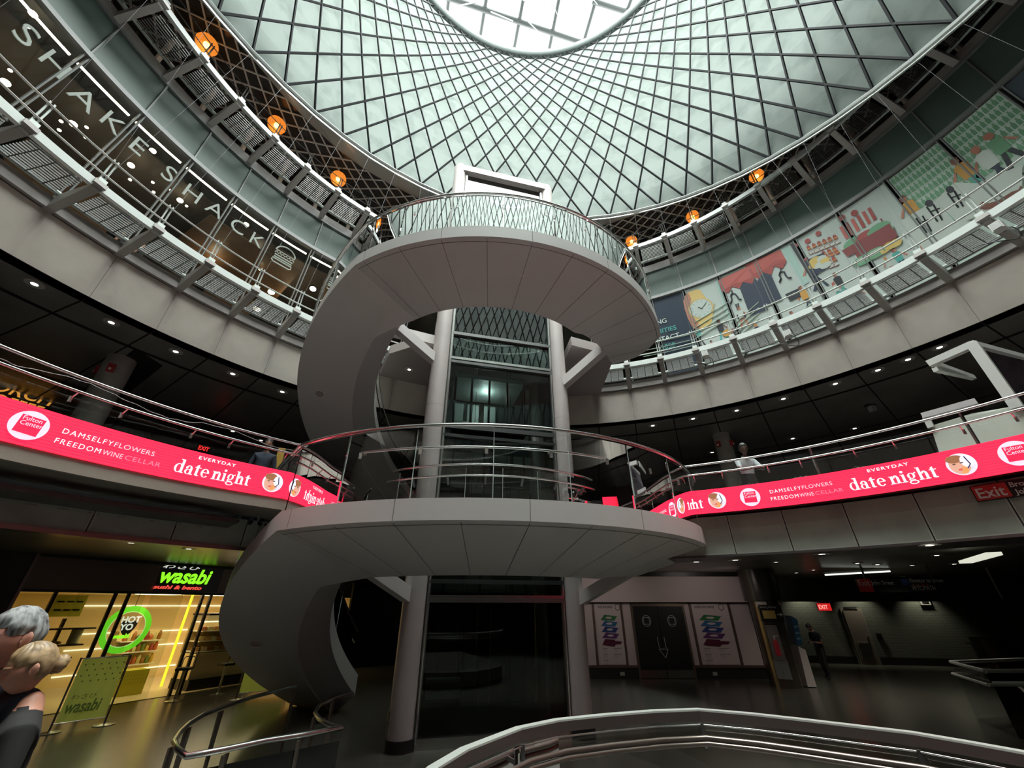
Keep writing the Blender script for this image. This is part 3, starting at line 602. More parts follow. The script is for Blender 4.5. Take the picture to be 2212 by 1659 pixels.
def serif_date(a0, a1, par):           # heavy old-style lettering drawn stroke by stroke
    P = []
    def ring(cx, cy, rx, ry, wx, wy, t0=0, t1=360):
        n = 24; q = [rad(t0 + (t1 - t0) * k / n) for k in range(n + 1)]
        for u, v in zip(q, q[1:]): P.append([(X + cx + rx * cos(u), cy + ry * sin(u)), (X + cx + rx * cos(v), cy + ry * sin(v)), (X + cx + (rx - wx) * cos(v), cy + (ry - wy) * sin(v)), (X + cx + (rx - wx) * cos(u), cy + (ry - wy) * sin(u))])
    def box(x0, x1, y0, y1, s=0): P.append([(X + x0, y0), (X + x1, y0), (X + x1, y1), (X + x0, y1 - s)])
    def ball(cx, cy, r): P.append([(X + cx + r * cos(rad(20 * k)), cy + r * sin(rad(20 * k))) for k in range(18)])
    def poly(*q): P.append([(X + x, y) for x, y in q])
    X = 0
    for ch in 'date night':
        if ch == ' ': X += .26; continue
        if ch == 'd': ring(.42, .5, .42, .52, .21, .07); box(.60, .85, 0, 1.55); poly((.44, 1.55), (.44, 1.47), (.62, 1.42), (.62, 1.55)); box(.84, .98, 0, .08); w = 1.02
        if ch == 'a': ring(.34, .29, .34, .31, .19, .06); box(.47, .71, 0, .68); ring(.38, .64, .33, .38, .22, .09, 0, 170); ball(.15, .72, .12); box(.70, .84, 0, .09); w = .88
        if ch == 't': box(.15, .39, .12, 1.32, .12); box(0, .62, .92, 1.01); ring(.36, .17, .25, .19, .22, .10, 180, 330); w = .66
        if ch == 'e': ring(.42, .5, .42, .52, .22, .07, 0, 322); box(.19, .82, .50, .58); w = .90
        if ch in 'nh': box(.10, .34, 0, 1.0 if ch == 'n' else 1.55, .05); box(-.02, .46, 0, .08); poly((-.02, 1.0 if ch == 'n' else 1.55), (-.02, .92 if ch == 'n' else 1.47), (.12, .9 if ch == 'n' else 1.44), (.12, .98 if ch == 'n' else 1.53)); ring(.58, .62, .29, .40, .23, .11, 0, 165); box(.63, .87, 0, .66); box(.53, .98, 0, .08); w = 1.02
        if ch == 'i': box(.10, .34, 0, 1.0, .05); box(-.02, .46, 0, .08); poly((-.02, .98), (-.02, .91), (.12, .88), (.12, .97)); ball(.22, 1.30, .15); w = .50
        if ch == 'g': ring(.38, .66, .34, .36, .20, .06); poly((.58, .92), (.84, 1.06), (.86, .94), (.66, .84)); poly((.10, .36), (.22, .32), (.24, .12), (.08, .14)); ring(.42, -.12, .42, .24, .13, .09); box(.18, .62, .06, .20); w = .90
        X += w + .05
    L = rad(a0 - a1) * 6.95; k = L / X; f = onarc(C2, 6.95, a0, 1.705, off=.016); h = .127
    b = MB()
    for q in P: b.add([f(x * k, y * h) for x, y in q], [tuple(range(len(q)))])
    return b.build('lettering', lw, par)
def block(aD0, aD1, ad0, ad1, ae0, ae1, zf, par):
    s = aD0 - aD1
    fit('DAMSELFY', .090, aD0, aD0 - s * .52, 1.845, lw, par, 0, 1.25); fit('FLOWERS', .090, aD0 - s * .53, aD1, 1.845, lp1, par, 0, 1.1)
    fit('FREEDOM', .090, aD0 + .15, aD0 - s * .44, 1.715, lw, par, 0, 1.25); fit('WINE', .090, aD0 - s * .46, aD0 - s * .68, 1.715, lp1, par, 0, 1.1); fit('CELLAR', .090, aD0 - s * .70, aD1 - s * .12, 1.715, lp2, par, 0, 1.1)
    fit('EVERYDAY', .070, ae0, ae1, 1.955, lw, par, .001, 1.25); serif_date(ad0, ad1, par)
LA = thing('led_screen', 'curved red ribbon screen along the left balcony edge, reading date night', 'screen')
b = MB(); b.arc(C2, 6.95, 6.965, 1.60, 2.06, 125.5, 200, 1.2); b.build('display', ledm, LA)
RA = thing('led_screen', 'curved red ribbon screen along the right balcony edge, above the white Exit sign', 'screen')
b = MB(); b.arc(C2, 6.95, 6.965, 1.60, 2.06, -25, 81, 1.2); b.build('display', ledm, RA)
block(157.3, 149.2, 146.9, 138.3, 144.9, 140.6, 1.8, LA); fulton(159.6, 1.83, LA); face(135.6, 1.83, LA); fulton(131.3, 1.82, LA)
block(54.9, 46.9, 45.1, 35.9, 42.6, 38.2, 1.8, RA); fulton(57.7, 1.825, RA); face(62.5, 1.83, RA); face(33.7, 1.825, RA); fulton(29.1, 1.83, RA)
serif_date(73.2, 64.6, RA); fit('EVERYDAY', .070, 71.0, 66.4, 1.955, lw, RA, .001, 1.25)
# exit sign on the panels at the right
ea, es1 = cyl(2093, 1052, C2, 7.14); es0 = cyl(2097, 1086, C2, 7.14)[1]; eb = cyl(2181, 1060, C2, 7.14)[0]
es = thing('exit_sign', 'hanging black sign with red Exit block below the right screen', 'sign')
def es_q(a0, a1, z0, z1, off): return [pol(C2, 7.14 - off, a0, z0), pol(C2, 7.14 - off, a1, z0), pol(C2, 7.14 - off, a1, z1), pol(C2, 7.14 - off, a0, z1)]
b = MB(); b.arc(C2, 7.14, 7.19, es0, es1, 20, ea); b.build('sign_board', black, es)
b = MB(); b.arc(C2, 7.132, 7.14, es0 + .01, es1 - .01, eb, ea - .1); b.build('red_block', mat('sign_red', (.62, .03, .03), .5), es)
text('Exit', (es1 - es0) * .92, onarc(C2, 7.13, ea - .25, es0 + (es1 - es0) * .16, off=.012), white_p, 'lettering', es, sx=rad(ea - eb - .5) * 7.13 / wide('Exit', (es1 - es0) * .92, 1, .003), off=.003)
text('Broadway', .095, onarc(C2, 7.13, eb - .2, es0 + (es1 - es0) * .58, off=.012), white_p, 'lettering', es, off=.002); text('John Street', .095, onarc(C2, 7.13, eb - .4, es0 + (es1 - es0) * .12, off=.012), white_p, 'lettering', es, off=.002)
# ------------------------------------------------------------------ rails and glass above the screen
for nm, a0, a1, lab in (('l', 127, 196, 'glass balcony guard with steel rails above the left red screen'), ('r', -20, 68.5, 'glass balcony guard with steel rails above the right red screen')):
    g = thing('balcony_guard', lab, 'railing'); n = int((a1 - a0) / 2)
    for R, z, r in ((7.02, 2.60, .022), (6.86, 2.36, .018)):
        b = MB(); b.tube([pol(C2, R, a0 + (a1 - a0) * k / n, z) for k in range(n + 1)], r, 8); b.build('handrail', steel, g, 50)
    m = int((a1 - a0) / 10)
    for k in range(m):
        q0, q1 = a0 + (a1 - a0) * k / m + .1, a0 + (a1 - a0) * (k + 1) / m - .1
        b = MB(); b.sweep([[pol(C2, 7.02, q0 + (q1 - q0) * i / 5, 1.3), pol(C2, 7.02, q0 + (q1 - q0) * i / 5, 2.55)] for i in range(6)], closed_sec=False); b.build('glass_panel', clear, g, 40)
        for q in ((q0 + q1) / 2 - 2.2, (q0 + q1) / 2 + 2.2): b = MB(); b.bar(pol(C2, 7.02, q, 2.28), pol(C2, 6.87, q, 2.35), .016, .02); b.bar(pol(C2, 6.98, q, 2.24), pol(C2, 6.98, q, 2.32), .03, .02); b.build('rail_clip', steel, g)
    for a in ((48, 31.5) if nm == 'r' else ()): b = MB(); b.bar(pol(C2, 7.05, a, 1.7), pol(C2, 7.05, a, 2.6), .03, .03); b.build('post', steel, g)
for a0, a1, nm, lab in ((190, 133, 'l', 'unlit string of lights looped along the left balcony rail'), (62, 42, 'r', 'unlit string of lights trailing over the right balcony edge')):
    b = MB(); n = 120; pts = []
    for k in range(n + 1):
        a = a0 + (a1 - a0) * k / n; z = (2.49 + .05 * sin(a * .45) + .03 * noise.noise((a * .6, 0, 3)) + .012 * noise.noise((a * 3, 2, 3))) if nm == 'l' else (2.10 + .05 * sin(a * .9) + .05 * noise.noise((a * 1.7, 0, 1)) + .06 * noise.noise((a * 4, 5, 1)))
        pts.append(pol(C2, 6.97 if nm == 'l' else 7.3, a, z))
    b.tube(pts, .004, 4); tag(b.build('light_string', mat('wire_grey', (.3, .28, .26), .6)), lab, 'string lights')
# round columns on the screen storey
def strobe_col(P, lab):
    t = thing('column', lab, 'column'); b = MB(); b.lathe([(.30, 1.25), (.30, 5.8)], (P.x, P.y, 0), 28); b.build('shaft', mat('raw_column', (.30, .29, .26), .6, nz=(3, .15)), t, 40)
    for a in (-60, -150):
        d = Vector((cos(rad(a)), sin(rad(a)), 0)); q = Vector((P.x, P.y, 5.35)) + d * .33; b = MB(); b.obox(q, d * .04, Vector((-d.y, d.x, 0)) * .07, (0, 0, .11)); s = b.build('strobe_alarm', mat('alarm_red', (.35, .03, .03), .4), t)
        b = MB(); b.ball(q + d * .05 + Vector((0, 0, -.04)), .035, 10); b.build('strobe_lens', mat('alarm_lens', (.8, .78, .7), .2), s, 60)
strobe_col(atz(265, 776, 5.8), 'round grey column with red alarms behind the left red screen')
strobe_col(atz(1557, 939, 5.8), 'round grey column with red alarms beside the guard on the right')
# downlights
lampw = emit('downlight_glow', (1, .95, .82), 9)
DLP = MB(); DLP.lathe([(.155, -.012), (.155, .0), (.12, .0)], (0, 0, 0), 20)
_p = thing('ceiling_light', '', 'ceiling light'); DLP.build('trim_ring', mat('light_trim', (.5, .48, .42), .4), _p, 40)
_g = MB(); _g.lathe([(.118, -.008), (.06, -.012), (.001, -.012)], (0, 0, 0), 20); _g.build('lamp', lampw, _p)
first = [1]
def downlight(P, lab, s=1.0, group=None):
    if first[0]: r = _p; first[0] = 0; r.location = P; r['label'] = lab
    else: r = dup(_p, P, 0, lab)
    r.scale = (s, s, s)
    if group: r['group'] = group
for lst, z, base in (([(75, 613), (241, 696), (380, 759), (503, 807), (610, 846)], 5.798, 'round downlight under the left shop walkway, front row, {} from the photo edge'),
                  ([(1410, 919), (1497, 904), (1591, 886.5), (1692, 861), (1804, 828.5), (1896, 799), (1961, 776), (2029, 750)], 5.798, 'round downlight under the right shop walkway, front row, {} from the staircase'),
                  ([(132, 800), (384, 887), (503, 931), (564, 951)], 5.798, 'round downlight deeper behind the left balcony rail, {} from the photo edge'),
                  ([(1538, 977), (1712, 947), (1846, 925)], 5.798, 'round downlight deeper behind the right balcony rail, {} from the alarm column'),
                  ([(145, 1156), (284, 1172), (408, 1185)], 1.148, 'round downlight above the sushi shop front, {} from the photo edge'),
                  ([(1504, 1213), (1588, 1209), (1775, 1196), (2008, 1177)], 0.816, 'round downlight under the panelled balcony edge at the right, {} from the staircase'),
                  ([(1676, 1214), (1757, 1231), (1852, 1216), (1895, 1219), (1970, 1221), (2023, 1199), (2061, 1218), (1720, 1237)], 1.148, 'small downlight in the low corridor ceiling, {} from the metal pillar')):
    for i, q in enumerate(lst): downlight(atz(*q, z), base.format(NUM[i]), 1.0 if z > 2 else .85)
downlight(atz(884, 798, 6.995), 'single downlight under the bridge slab left of the lift tower', .9)
t = thing('ceiling_camera', 'small pale camera box on the dark soffit at the right', 'camera'); P = atz(1880, 877, 5.75); b = MB(); b.box(P.x - .14, P.x + .14, P.y - .08, P.y + .08, P.z - .02, P.z + .05); b.build('mount', M['rail_clip_dark'], t); b = MB(); b.box(P.x - .07, P.x + .07, P.y - .1, P.y + .06, P.z - .2, P.z - .02); b.build('housing', mat('camera_grey', (.45, .45, .43), .5), t)
# ================================================================== SHOP STOREY: LETTERING, POSTERS, LAMPS
def wall3(x, y, off=.03):
    R = 11.0
    for _ in range(4): a, z = cyl(x, y, C3, R); R = rw(z)
    return a, z
def W3(x, y, off=.03): a, z = wall3(x, y); return pol(C3, rw(z) - off - .012, a, z)
# burger shop letters on the left glass
ss = thing('shop_lettering', 'pale SHAKE SHACK letters on the glass of the dark shop front at the upper left', 'sign')
for ch, (x, y), s in (('S', (53, 76), .66), ('H', (116, 140), .62), ('A', (178, 214), .64), ('K', (242, 268), .62), ('E', (297, 318), .62), ('S', (363, 377), .62), ('H', (414, 420), .60), ('A', (463, 454), .60), ('C', (513, 491), .60), ('K', (554, 521), .58)):
    a, z = wall3(x, y); vs, fs = text_geo(ch, s, off=-.003); w = max(v.x for v in vs) + min(v.x for v in vs); h = max(v.y for v in vs)
    f = onarc(C3, 11, a, z - h / 2, lean=.2, off=.05)
    vs2, fs2 = text_geo(ch, s, off=-.003, ext=.012); bb = MB(); bb.add([f((v.x - w / 2) * 1.08, v.y, v.z) for v in vs2], fs2); bb.build('letter', whitelet, ss)
bg = thing('burger_sign', 'pale outline burger emblem on the shop glass, right of the last K', 'sign')
a, z = wall3(612, 558); f = onarc(C3, 11, a, z, lean=.2, off=.06)
def line2(pts, r=.022, closed=False): b = MB(); b.tube([f(x, y) for x, y in pts], r, 6, closed); return b.build('outline', whitelet, bg)
line2([(-.3, .12)] + [(.3 * cos(t), .12 + .24 * sin(t)) for t in [pi - pi * k / 14 for k in range(15)]], closed=True)
line2([(-.3 + .6 * k / 12, .045 + (.03 if k % 2 else -.03)) for k in range(13)]); 
for y in (-.05, -.13): line2([(-.28, y), (.28, y)])
line2([(-.3, -.2), (.3, -.2), (.3, -.28), (.24, -.32), (-.24, -.32), (-.3, -.28)], closed=True)
# lit strips at the window heads, dark interior furniture
b = MB()
for k, a in enumerate(MUL):
    if 131 < a < 186:
        b2 = MB(); b2.arc(C3, 11.32, 11.36, 10.93, 10.97, a - 6.2, a - .4); o = b2.build('strip_light', emit('warm_strip', (1, .9, .72), 6), None); tag(o, 'thin warm strip light above the shop window, %s from the staircase' % NUM[int((a - 131) // 6.6)], 'strip light', 'strip lights over the burger shop windows')
wd = mat('shop_wood', (.12, .07, .035), .5, nz=(2, .3))
bk = struct('wall_burger_shop')
for a0, a1, m_ in ((140, 146, wd), (147, 156, mat('shop_black_panel', (.02, .018, .016), .4)), (157, 166, wd), (167, 182, M['shop_black_panel'])):
    b = MB(); b.arc(C3, 14.5, 14.7, 7.1, 10.9, a0, a1); b.build('shop_panel', m_, bk)
b = MB(); b.arc(C3, 11.6, 15, 10.3, 10.34, 138, 152); b.build('shop_soffit', wd, bk)
b = MB(); b.arc(C3, 11.75, 12.0, 7.1, 10.95, 130.2, 132.6); b.build('shop_pier', mat('olive_pier', (.22, .22, .17), .5), bk)
b = MB(); b.arc(C3, 11.75, 12.2, 7.1, 10.95, 132.6, 133.4); b.build('shop_pier_side', mat('salmon_wall', (.42, .22, .13), .6), bk)
bulb = emit('bulb_glow', (1, .86, .6), 12)
def hot(px, R, s, nm, lab, m_, cat='lamp', grp=None):
    P = atcyl(*px, C3, R); b = MB(); b.ball(P, s, 10, (1, 1, .7)); o = b.build(nm, m_, None, 60); tag(o, lab, cat, grp)
pts = [(71, 30), (62, 58), (22, 152), (12, 178), (158, 268), (132, 262), (128, 281), (187, 275), (185, 297), (283, 357), (330, 326), (281, 388), (330, 394), (332, 415), (369, 411), (389, 433), (403, 445), (512, 505), (532, 485), (514, 532), (553, 542), (557, 556), (561, 582)]
for i, p in enumerate(pts):
    big = p in ((158, 268), (283, 357), (330, 326), (389, 433), (553, 542), (532, 485), (12, 178), (71, 30))
    hot(p, 12.4, .085 if big else .04, 'pendant_bulb' if big else 'spot_bulb', ('round warm bulb' if big else 'tiny warm spot lamp') + ' glowing behind the burger shop glass, %d px from the left' % p[0] if 0 else ('large' if big else 'small') + ' warm bulb inside the burger shop, ' + NUM[min(i // 2, 15)] + (' pair from the left, upper one' if i % 2 == 0 else ' pair from the left, lower one'), bulb)
for i, p in enumerate([(617, 593), (586, 631), (555, 668)]): hot(p, 12.3, .11, 'ceiling_light', 'wide yellow downlight below the burger emblem, %s from the top' % NUM[i], bulb, 'ceiling light')
hot((676, 624), 11.9, .11, 'ceiling_light', 'white downlight behind glass right of the olive pier', emit('cool_lamp', (1, 1, .95), 8), 'ceiling light')
gs = [W3(584, 566, -.5), W3(592, 560, -.5), W3(600, 572, -.5), W3(584, 592, -.5)]
# customers seated behind the burger shop glass: two heads with shoulders
# ------------------------------------------------------------------ posters on the right glass
def poster(i0, base, label, name='window_poster'):
    a0, a1 = MUL_R[i0], MUL_R[i0 + 1]; t = thing(name, label, 'poster'); b = MB(); n = 4
    b.sweep([[pol(C3, rw(z) - .03, a0 - .35 + (a1 - a0 + .7) * k / n, z) for z in (7.15, 10.9)] for k in range(n + 1)], closed_sec=False); b.build('sheet', base, t); return t
MUL_R = [65.3, 58.7, 52.1, 45.5, 38.9, 32.3, 25.7, 19.1, 12.5, 5.9]
pw = mat('poster_white', (.62, .70, .66), .55); pnavy = mat('poster_navy', (.018, .03, .05), .4)
ink = {k: mat('ink_' + k, c, .55) for k, c in dict(tan=(.42, .17, .10), gold=(.62, .45, .16), gold2=(.52, .36, .13), face=(.66, .74, .70), dark=(.02, .022, .03), red=(.40, .09, .075), red2=(.30, .055, .05), navy=(.02, .03, .055), aqua=(.42, .60, .55), teal=(.07, .33, .29), mustard=(.48, .25, .05), green=(.13, .30, .17), dgreen=(.06, .19, .11), maroon=(.20, .045, .045), bark=(.16, .06, .04), skin=(.45, .17, .11), pale=(.68, .74, .68), yellow=(.6, .44, .13), grid=(.55, .66, .55)).items()}
def art(t, name, pts, c, off=.035): b = MB(); b.add([W3(x, y, off) for x, y in pts], [tuple(range(len(pts)))]); return b.build(name, ink[c], t)
def aline(t, name, pts, c, r=.02, off=.04): b = MB(); b.tube([W3(x, y, off) for x, y in pts], r, 5); return b.build(name, ink[c], t)
def wpoint(px, dx, dy, off): a, z = wall3(*px); return pol(C3, rw(z + dy) - off - .012, a - deg(dx / 11), z + dy)
def shape(t, name, px, pts, c, off=.035): b = MB(); b.add([wpoint(px, x, y, off) for x, y in pts], [tuple(range(len(pts)))]); return b.build(name, ink[c], t)
def ell(cx, cy, rx, ry, n=22): return [(cx + rx * cos(2 * pi * k / n), cy + ry * sin(2 * pi * k / n)) for k in range(n)]
Z8 = lambda x, y: (1380 + x / 6.9125, 560 + y / 6.9125)
Z1 = lambda x, y: (1640 + x / 3.867, 300 + y / 3.867)
def figure(t, px, s, top, leg, head='dark', turn=1, skin='skin'):       # a small printed figure: head, body, arms, legs as flat shapes
    k = turn
    shape(t, 'printed_leg', px, [(-.07 * s, -.05 * s), (.0, -.05 * s), (-.10 * s * k, -.52 * s), (-.17 * s * k, -.52 * s)], leg); shape(t, 'printed_leg', px, [(.0, -.05 * s), (.08 * s, -.05 * s), (.19 * s * k, -.5 * s), (.12 * s * k, -.52 * s)], leg)
    shape(t, 'printed_body', px, [(-.09 * s, -.07 * s), (.09 * s, -.07 * s), (.11 * s, .26 * s), (.05 * s, .31 * s), (-.05 * s, .31 * s), (-.11 * s, .26 * s)], top, .038)
    shape(t, 'printed_arm', px, [(.07 * s * k, .26 * s), (.11 * s * k, .22 * s), (.24 * s * k, .02 * s), (.19 * s * k, .0)], skin, .036); shape(t, 'printed_head', px, ell(.01 * s * k, .39 * s, .055 * s, .07 * s, 14), skin, .036); shape(t, 'printed_hair', px, [(-.07 * s, .38 * s), (-.06 * s, .48 * s), (.03 * s, .49 * s), (.06 * s, .43 * s), (.0, .43 * s), (-.02 * s, .34 * s)], head, .04)
def glazing(t, x0, x1):
    for k in range(4): aline(t, 'printed_grid', [(x0, 735 - 12 * k), ((x0 + x1) / 2, 712 - 12 * k), (x1, 690 - 12 * k)], 'grid', .018)
t = poster(0, pnavy, 'navy leasing poster with white and teal lettering beside the staircase')
a, z = wall3(1421, 697)
for s, px, c, sz in (('LEASING', (1440, 693), pw, .26), ('OPPORTUNITIES', (1461, 708), ink['teal'], .26), ('CONTACT', (1468, 724), pw, .26), ('5050', (1459, 745), ink['teal'], .26)):
    a, z = wall3(*px); vs, _ = text_geo(s, sz, off=.004 if c is pw else .002); w = max(v.x for v in vs); f = onarc(C3, 11, a + deg(w / 11), z - .09, lean=.2, off=.05); text(s, sz, f, c, 'lettering', t, off=.004 if c is pw else .002)
for k in range(3): aline(t, 'printed_grid', [(1390, 772 - 13 * k), (1440, 762 - 13 * k), (1497, 748 - 13 * k)], 'grid', .012)
t = poster(1, pw, 'white poster with a large gold wristwatch on a bent arm')
art(t, 'printed_arm', [Z8(*p) for p in ((740, 505), (690, 560), (665, 640), (690, 760), (740, 900), (800, 1020), (860, 1070), (915, 1040), (905, 980), (800, 860), (770, 700), (785, 590))], 'tan')
art(t, 'printed_strap', [Z8(*p) for p in ((735, 505), (860, 460), (920, 470), (1010, 600), (1100, 680), (1120, 780), (1085, 990), (1040, 1030), (935, 1065), (890, 960), (780, 830), (790, 620))], 'gold')
art(t, 'printed_case', [Z8(930 + 188 * cos(2 * pi * k / 32) + 20 * sin(2 * pi * k / 32), 745 - 155 * sin(2 * pi * k / 32)) for k in range(32)], 'gold2', .038); d_ = art(t, 'printed_dial', [Z8(930 + 165 * cos(2 * pi * k / 32) + 18 * sin(2 * pi * k / 32), 745 - 137 * sin(2 * pi * k / 32)) for k in range(32)], 'face', .042)
for k in range(12):
    u, v = cos(2 * pi * k / 12), sin(2 * pi * k / 12); aline(t, 'hour_mark', [Z8(930 + 148 * u + 16 * v, 745 - 122 * v), Z8(930 + 118 * u + 12 * v, 745 - 96 * v)], 'dark' if 0 else 'teal', .006, .046)
aline(t, 'watch_hand', [Z8(890, 728), Z8(950, 752)], 'dark', .016, .05); aline(t, 'watch_hand', [Z8(940, 752), Z8(1005, 672)], 'dark', .011, .05); art(t, 'printed_crown', [Z8(*p) for p in ((1118, 690), (1135, 670), (1145, 690), (1130, 712))], 'gold2', .04)
figure(t, Z8(900, 1150), .85, 'teal', 'dark', 'bark', -1); figure(t, Z8(1235, 1070), .95, 'dark', 'teal', 'dark', 1, 'bark'); shape(t, 'printed_bag', Z8(1325, 1110), ell(0, 0, .16, .14), 'mustard', .045); figure(t, Z8(1110, 1330), .6, 'red2', 'dark', 'dark', 1); glazing(t, 1500, 1575)
for i0, off, lab in ((2, 0, 'white poster with a red zigzag awning, dark curtain and one mannequin at its left'), (3, 1, 'white poster continuing the red awning, with one mannequin at its right')):
    t = poster(i0, pw, lab)
    if not off:
        art(t, 'printed_pillar', [Z8(*p) for p in ((1145, 335), (1190, 320), (1420, 945), (1370, 970))], 'aqua')
        art(t, 'printed_awning', [Z8(*p) for p in ((1192, 320), (1660, 105), (1740, 260), (1700, 375), (1560, 350), (1510, 445), (1395, 420), (1345, 515), (1250, 490))], 'red')
        art(t, 'printed_awning_fold', [Z8(*p) for p in ((1215, 400), (1330, 330), (1400, 360), (1480, 290), (1560, 320), (1640, 250), (1725, 250), (1730, 300), (1700, 375), (1560, 350), (1510, 445), (1395, 420), (1345, 515), (1250, 490))], 'red2', .038)
        art(t, 'printed_curtain', [Z8(*p) for p in ((1515, 450), (1565, 355), (1700, 378), (1740, 300), (1790, 350), (1940, 760), (1670, 860))], 'navy', .04)
        m0 = Z8(1415, 560)
        for arm in ([(1395, 520), (1375, 560), (1395, 610), (1370, 672)], [(1440, 525), (1480, 570), (1500, 605), (1535, 605)]): aline(t, 'mannequin_arm', [Z8(*p) for p in arm], 'dark', .025)
        art(t, 'mannequin_head', [Z8(1393 + 14 * cos(k), 490 + 20 * sin(k)) for k in [2 * pi * i / 12 for i in range(12)]], 'dark'); art(t, 'mannequin_neck', [Z8(*p) for p in ((1365, 540), (1395, 505), (1440, 520), (1420, 535))], 'dark'); art(t, 'mannequin_boot', [Z8(*p) for p in ((1437, 685), (1465, 675), (1490, 765), (1475, 770))], 'dark'); art(t, 'mannequin_boot', [Z8(*p) for p in ((1470, 672), (1492, 662), (1520, 765), (1500, 770))], 'dark')
        art(t, 'printed_plinth', [Z8(*p) for p in ((1462, 840), (1590, 795), (1612, 880), (1490, 920))], 'dark'); figure(t, Z8(1540, 870), .85, 'pale', 'skin', 'bark', 1); figure(t, Z8(1450, 1190), .8, 'dark', 'dark', 'bark', 1); figure(t, Z8(1800, 1120), .85, 'dark', 'navy', 'mustard', -1); glazing(t, 1590, 1640)
    else:
        art(t, 'printed_awning', [Z1(*p) for p in ((-120, 1060), (180, 930), (232, 1030), (200, 1090), (130, 1070), (105, 1140), (35, 1120), (5, 1180), (-55, 1150))], 'red'); art(t, 'printed_awning_fold', [Z1(*p) for p in ((-90, 1100), (0, 1050), (60, 1080), (120, 1020), (215, 1010), (232, 1030), (200, 1090), (130, 1070), (105, 1140), (35, 1120), (5, 1180), (-55, 1150))], 'red2', .038)
        art(t, 'printed_curtain', [Z1(*p) for p in ((-10, 1190), (35, 1125), (105, 1145), (150, 1250), (200, 1350), (60, 1410))], 'navy', .04); art(t, 'printed_pillar', [Z1(*p) for p in ((190, 930), (255, 900), (420, 1200), (370, 1230))], 'aqua')
        for arm in ([(180, 1115), (170, 1145), (185, 1170), (172, 1205)], [(210, 1115), (228, 1150), (245, 1165), (272, 1162)]): aline(t, 'mannequin_arm', [Z1(*p) for p in arm], 'dark', .025)
        art(t, 'mannequin_head', [Z1(184 + 8 * cos(k), 1097 + 12 * sin(k)) for k in [2 * pi * i / 12 for i in range(12)]], 'dark'); art(t, 'mannequin_neck', [Z1(*p) for p in ((166, 1125), (184, 1104), (215, 1114), (200, 1122))], 'dark')
        figure(t, Z1(390, 1330), .9, 'mustard', 'navy', 'bark', -1); shape(t, 'printed_handbag', Z1(290, 1310), [(-.2, .14), (.2, .14), (.15, -.14), (-.15, -.14)], 'dark', .045); figure(t, Z1(300, 1520), .7, 'skin', 'dark', 'bark', 1); glazing(t, 1700, 1760)
t = poster(4, pw, 'white poster of jar shelves and a cheese seller beside a thick dark mullion')
for r in range(6):
    for k in range(9):
        px = (1640 + (330 + 44 * k + 20 * r) / 3.867, 300 + (950 - 17.5 * k + 42 * r - (20 if r > 2 else 0)) / 3.867)
        if (r in (2, 3) and k < 4) or (r > 3 and k < 4): continue
        x0, y0 = px
        if x0 > 1812 - 0 * r or wall3(*px)[0] < 33.2 or wall3(*px)[0] > 38.2: continue
        if r in (1,) or (r == 5 and k < 7): shape(t, 'printed_box', px, [(-.06, -.06), (.06, -.06), (.06, .06), (-.06, .06)], 'red2'); shape(t, 'printed_box_front', px, [(-.045, -.045), (.06, -.045), (.06, .045), (-.045, .045)], 'pale', .04)
        else: shape(t, 'printed_jar', px, [(-.055, -.08), (.055, -.08), (.045, .05), (0, .11), (-.045, .05)], 'red2'); shape(t, 'printed_label', px, [(-.05, -.05), (.05, -.05), (.05, -.01), (-.05, -.01)], 'mustard', .04)
art(t, 'printed_cloth', [Z1(*p) for p in ((365, 1035), (545, 955), (605, 1070), (430, 1170))], 'navy', .04)
for q in ((470, 1020), (520, 1010), (560, 1060), (500, 1060), (545, 1030), (465, 1060)): shape(t, 'printed_cheese', Z1(*q), ell(0, 0, .16, .11, 12), 'yellow' if q[0] % 20 else 'pale', .045)
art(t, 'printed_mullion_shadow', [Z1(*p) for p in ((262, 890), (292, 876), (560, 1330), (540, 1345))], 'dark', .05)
figure(t, Z1(455, 1120), 1.2, 'teal', 'navy', 'red2', -1); figure(t, Z1(680, 1215), .85, 'dark', 'teal', 'bark', -1); figure(t, Z1(655, 1270), .6, 'pale', 'teal', 'red', 1); figure(t, Z1(840, 1320), .7, 'dark', 'dark', 'dark', 1)
for q in ((305, 900), (408, 860), (498, 797)): shape(t, 'printed_pendant', Z1(*q), ell(0, 0, .075, .09, 12), 'red2', .04)
t = poster(5, pw, 'white poster of a vegetable stall with striped awning and green watermelons')
for k in range(6): art(t, 'printed_stripe', [Z1(*p) for p in ((672 + 47 * k, 745 - 31 * k), (698 + 47 * k, 730 - 31 * k), (755 + 47 * k, 830 - 31 * k), (728 + 47 * k, 845 - 31 * k))], 'red2' if k % 2 else 'red')
for (x, y), c in (((800, 870), 'green'), ((895, 820), 'red2'), ((920, 870), 'mustard'), ((1000, 760), 'green'), ((1035, 800), 'green')):
    shape(t, 'printed_vegetables', Z1(x, y), ell(0, 0, .28, .17, 14), c, .04); shape(t, 'printed_crate', Z1(x + 12, y + 45), [(-.27, -.14), (.27, -.14), (.3, .14), (-.3, .14)], 'maroon', .045)
for x, y in ((880, 1015), (970, 965)): shape(t, 'printed_melon', Z1(x, y), ell(0, 0, .27, .15, 18), 'green', .05); shape(t, 'melon_stripe', Z1(x, y), ell(0, 0, .25, .03, 14), 'pale', .053); shape(t, 'melon_stripe', Z1(x, y), ell(0, .07, .2, .02, 14), 'pale', .053)
for x, y in ((1045, 935), (1095, 900), (1150, 875)): shape(t, 'printed_fruit', Z1(x, y), ell(0, 0, .13, .12, 14), 'yellow', .05)
art(t, 'printed_stall', [Z1(*p) for p in ((800, 960), (1120, 800), (1185, 880), (860, 1050))], 'maroon', .038); art(t, 'printed_post', [Z1(*p) for p in ((1015, 675), (1026, 668), (1120, 810), (1108, 818))], 'maroon', .04)
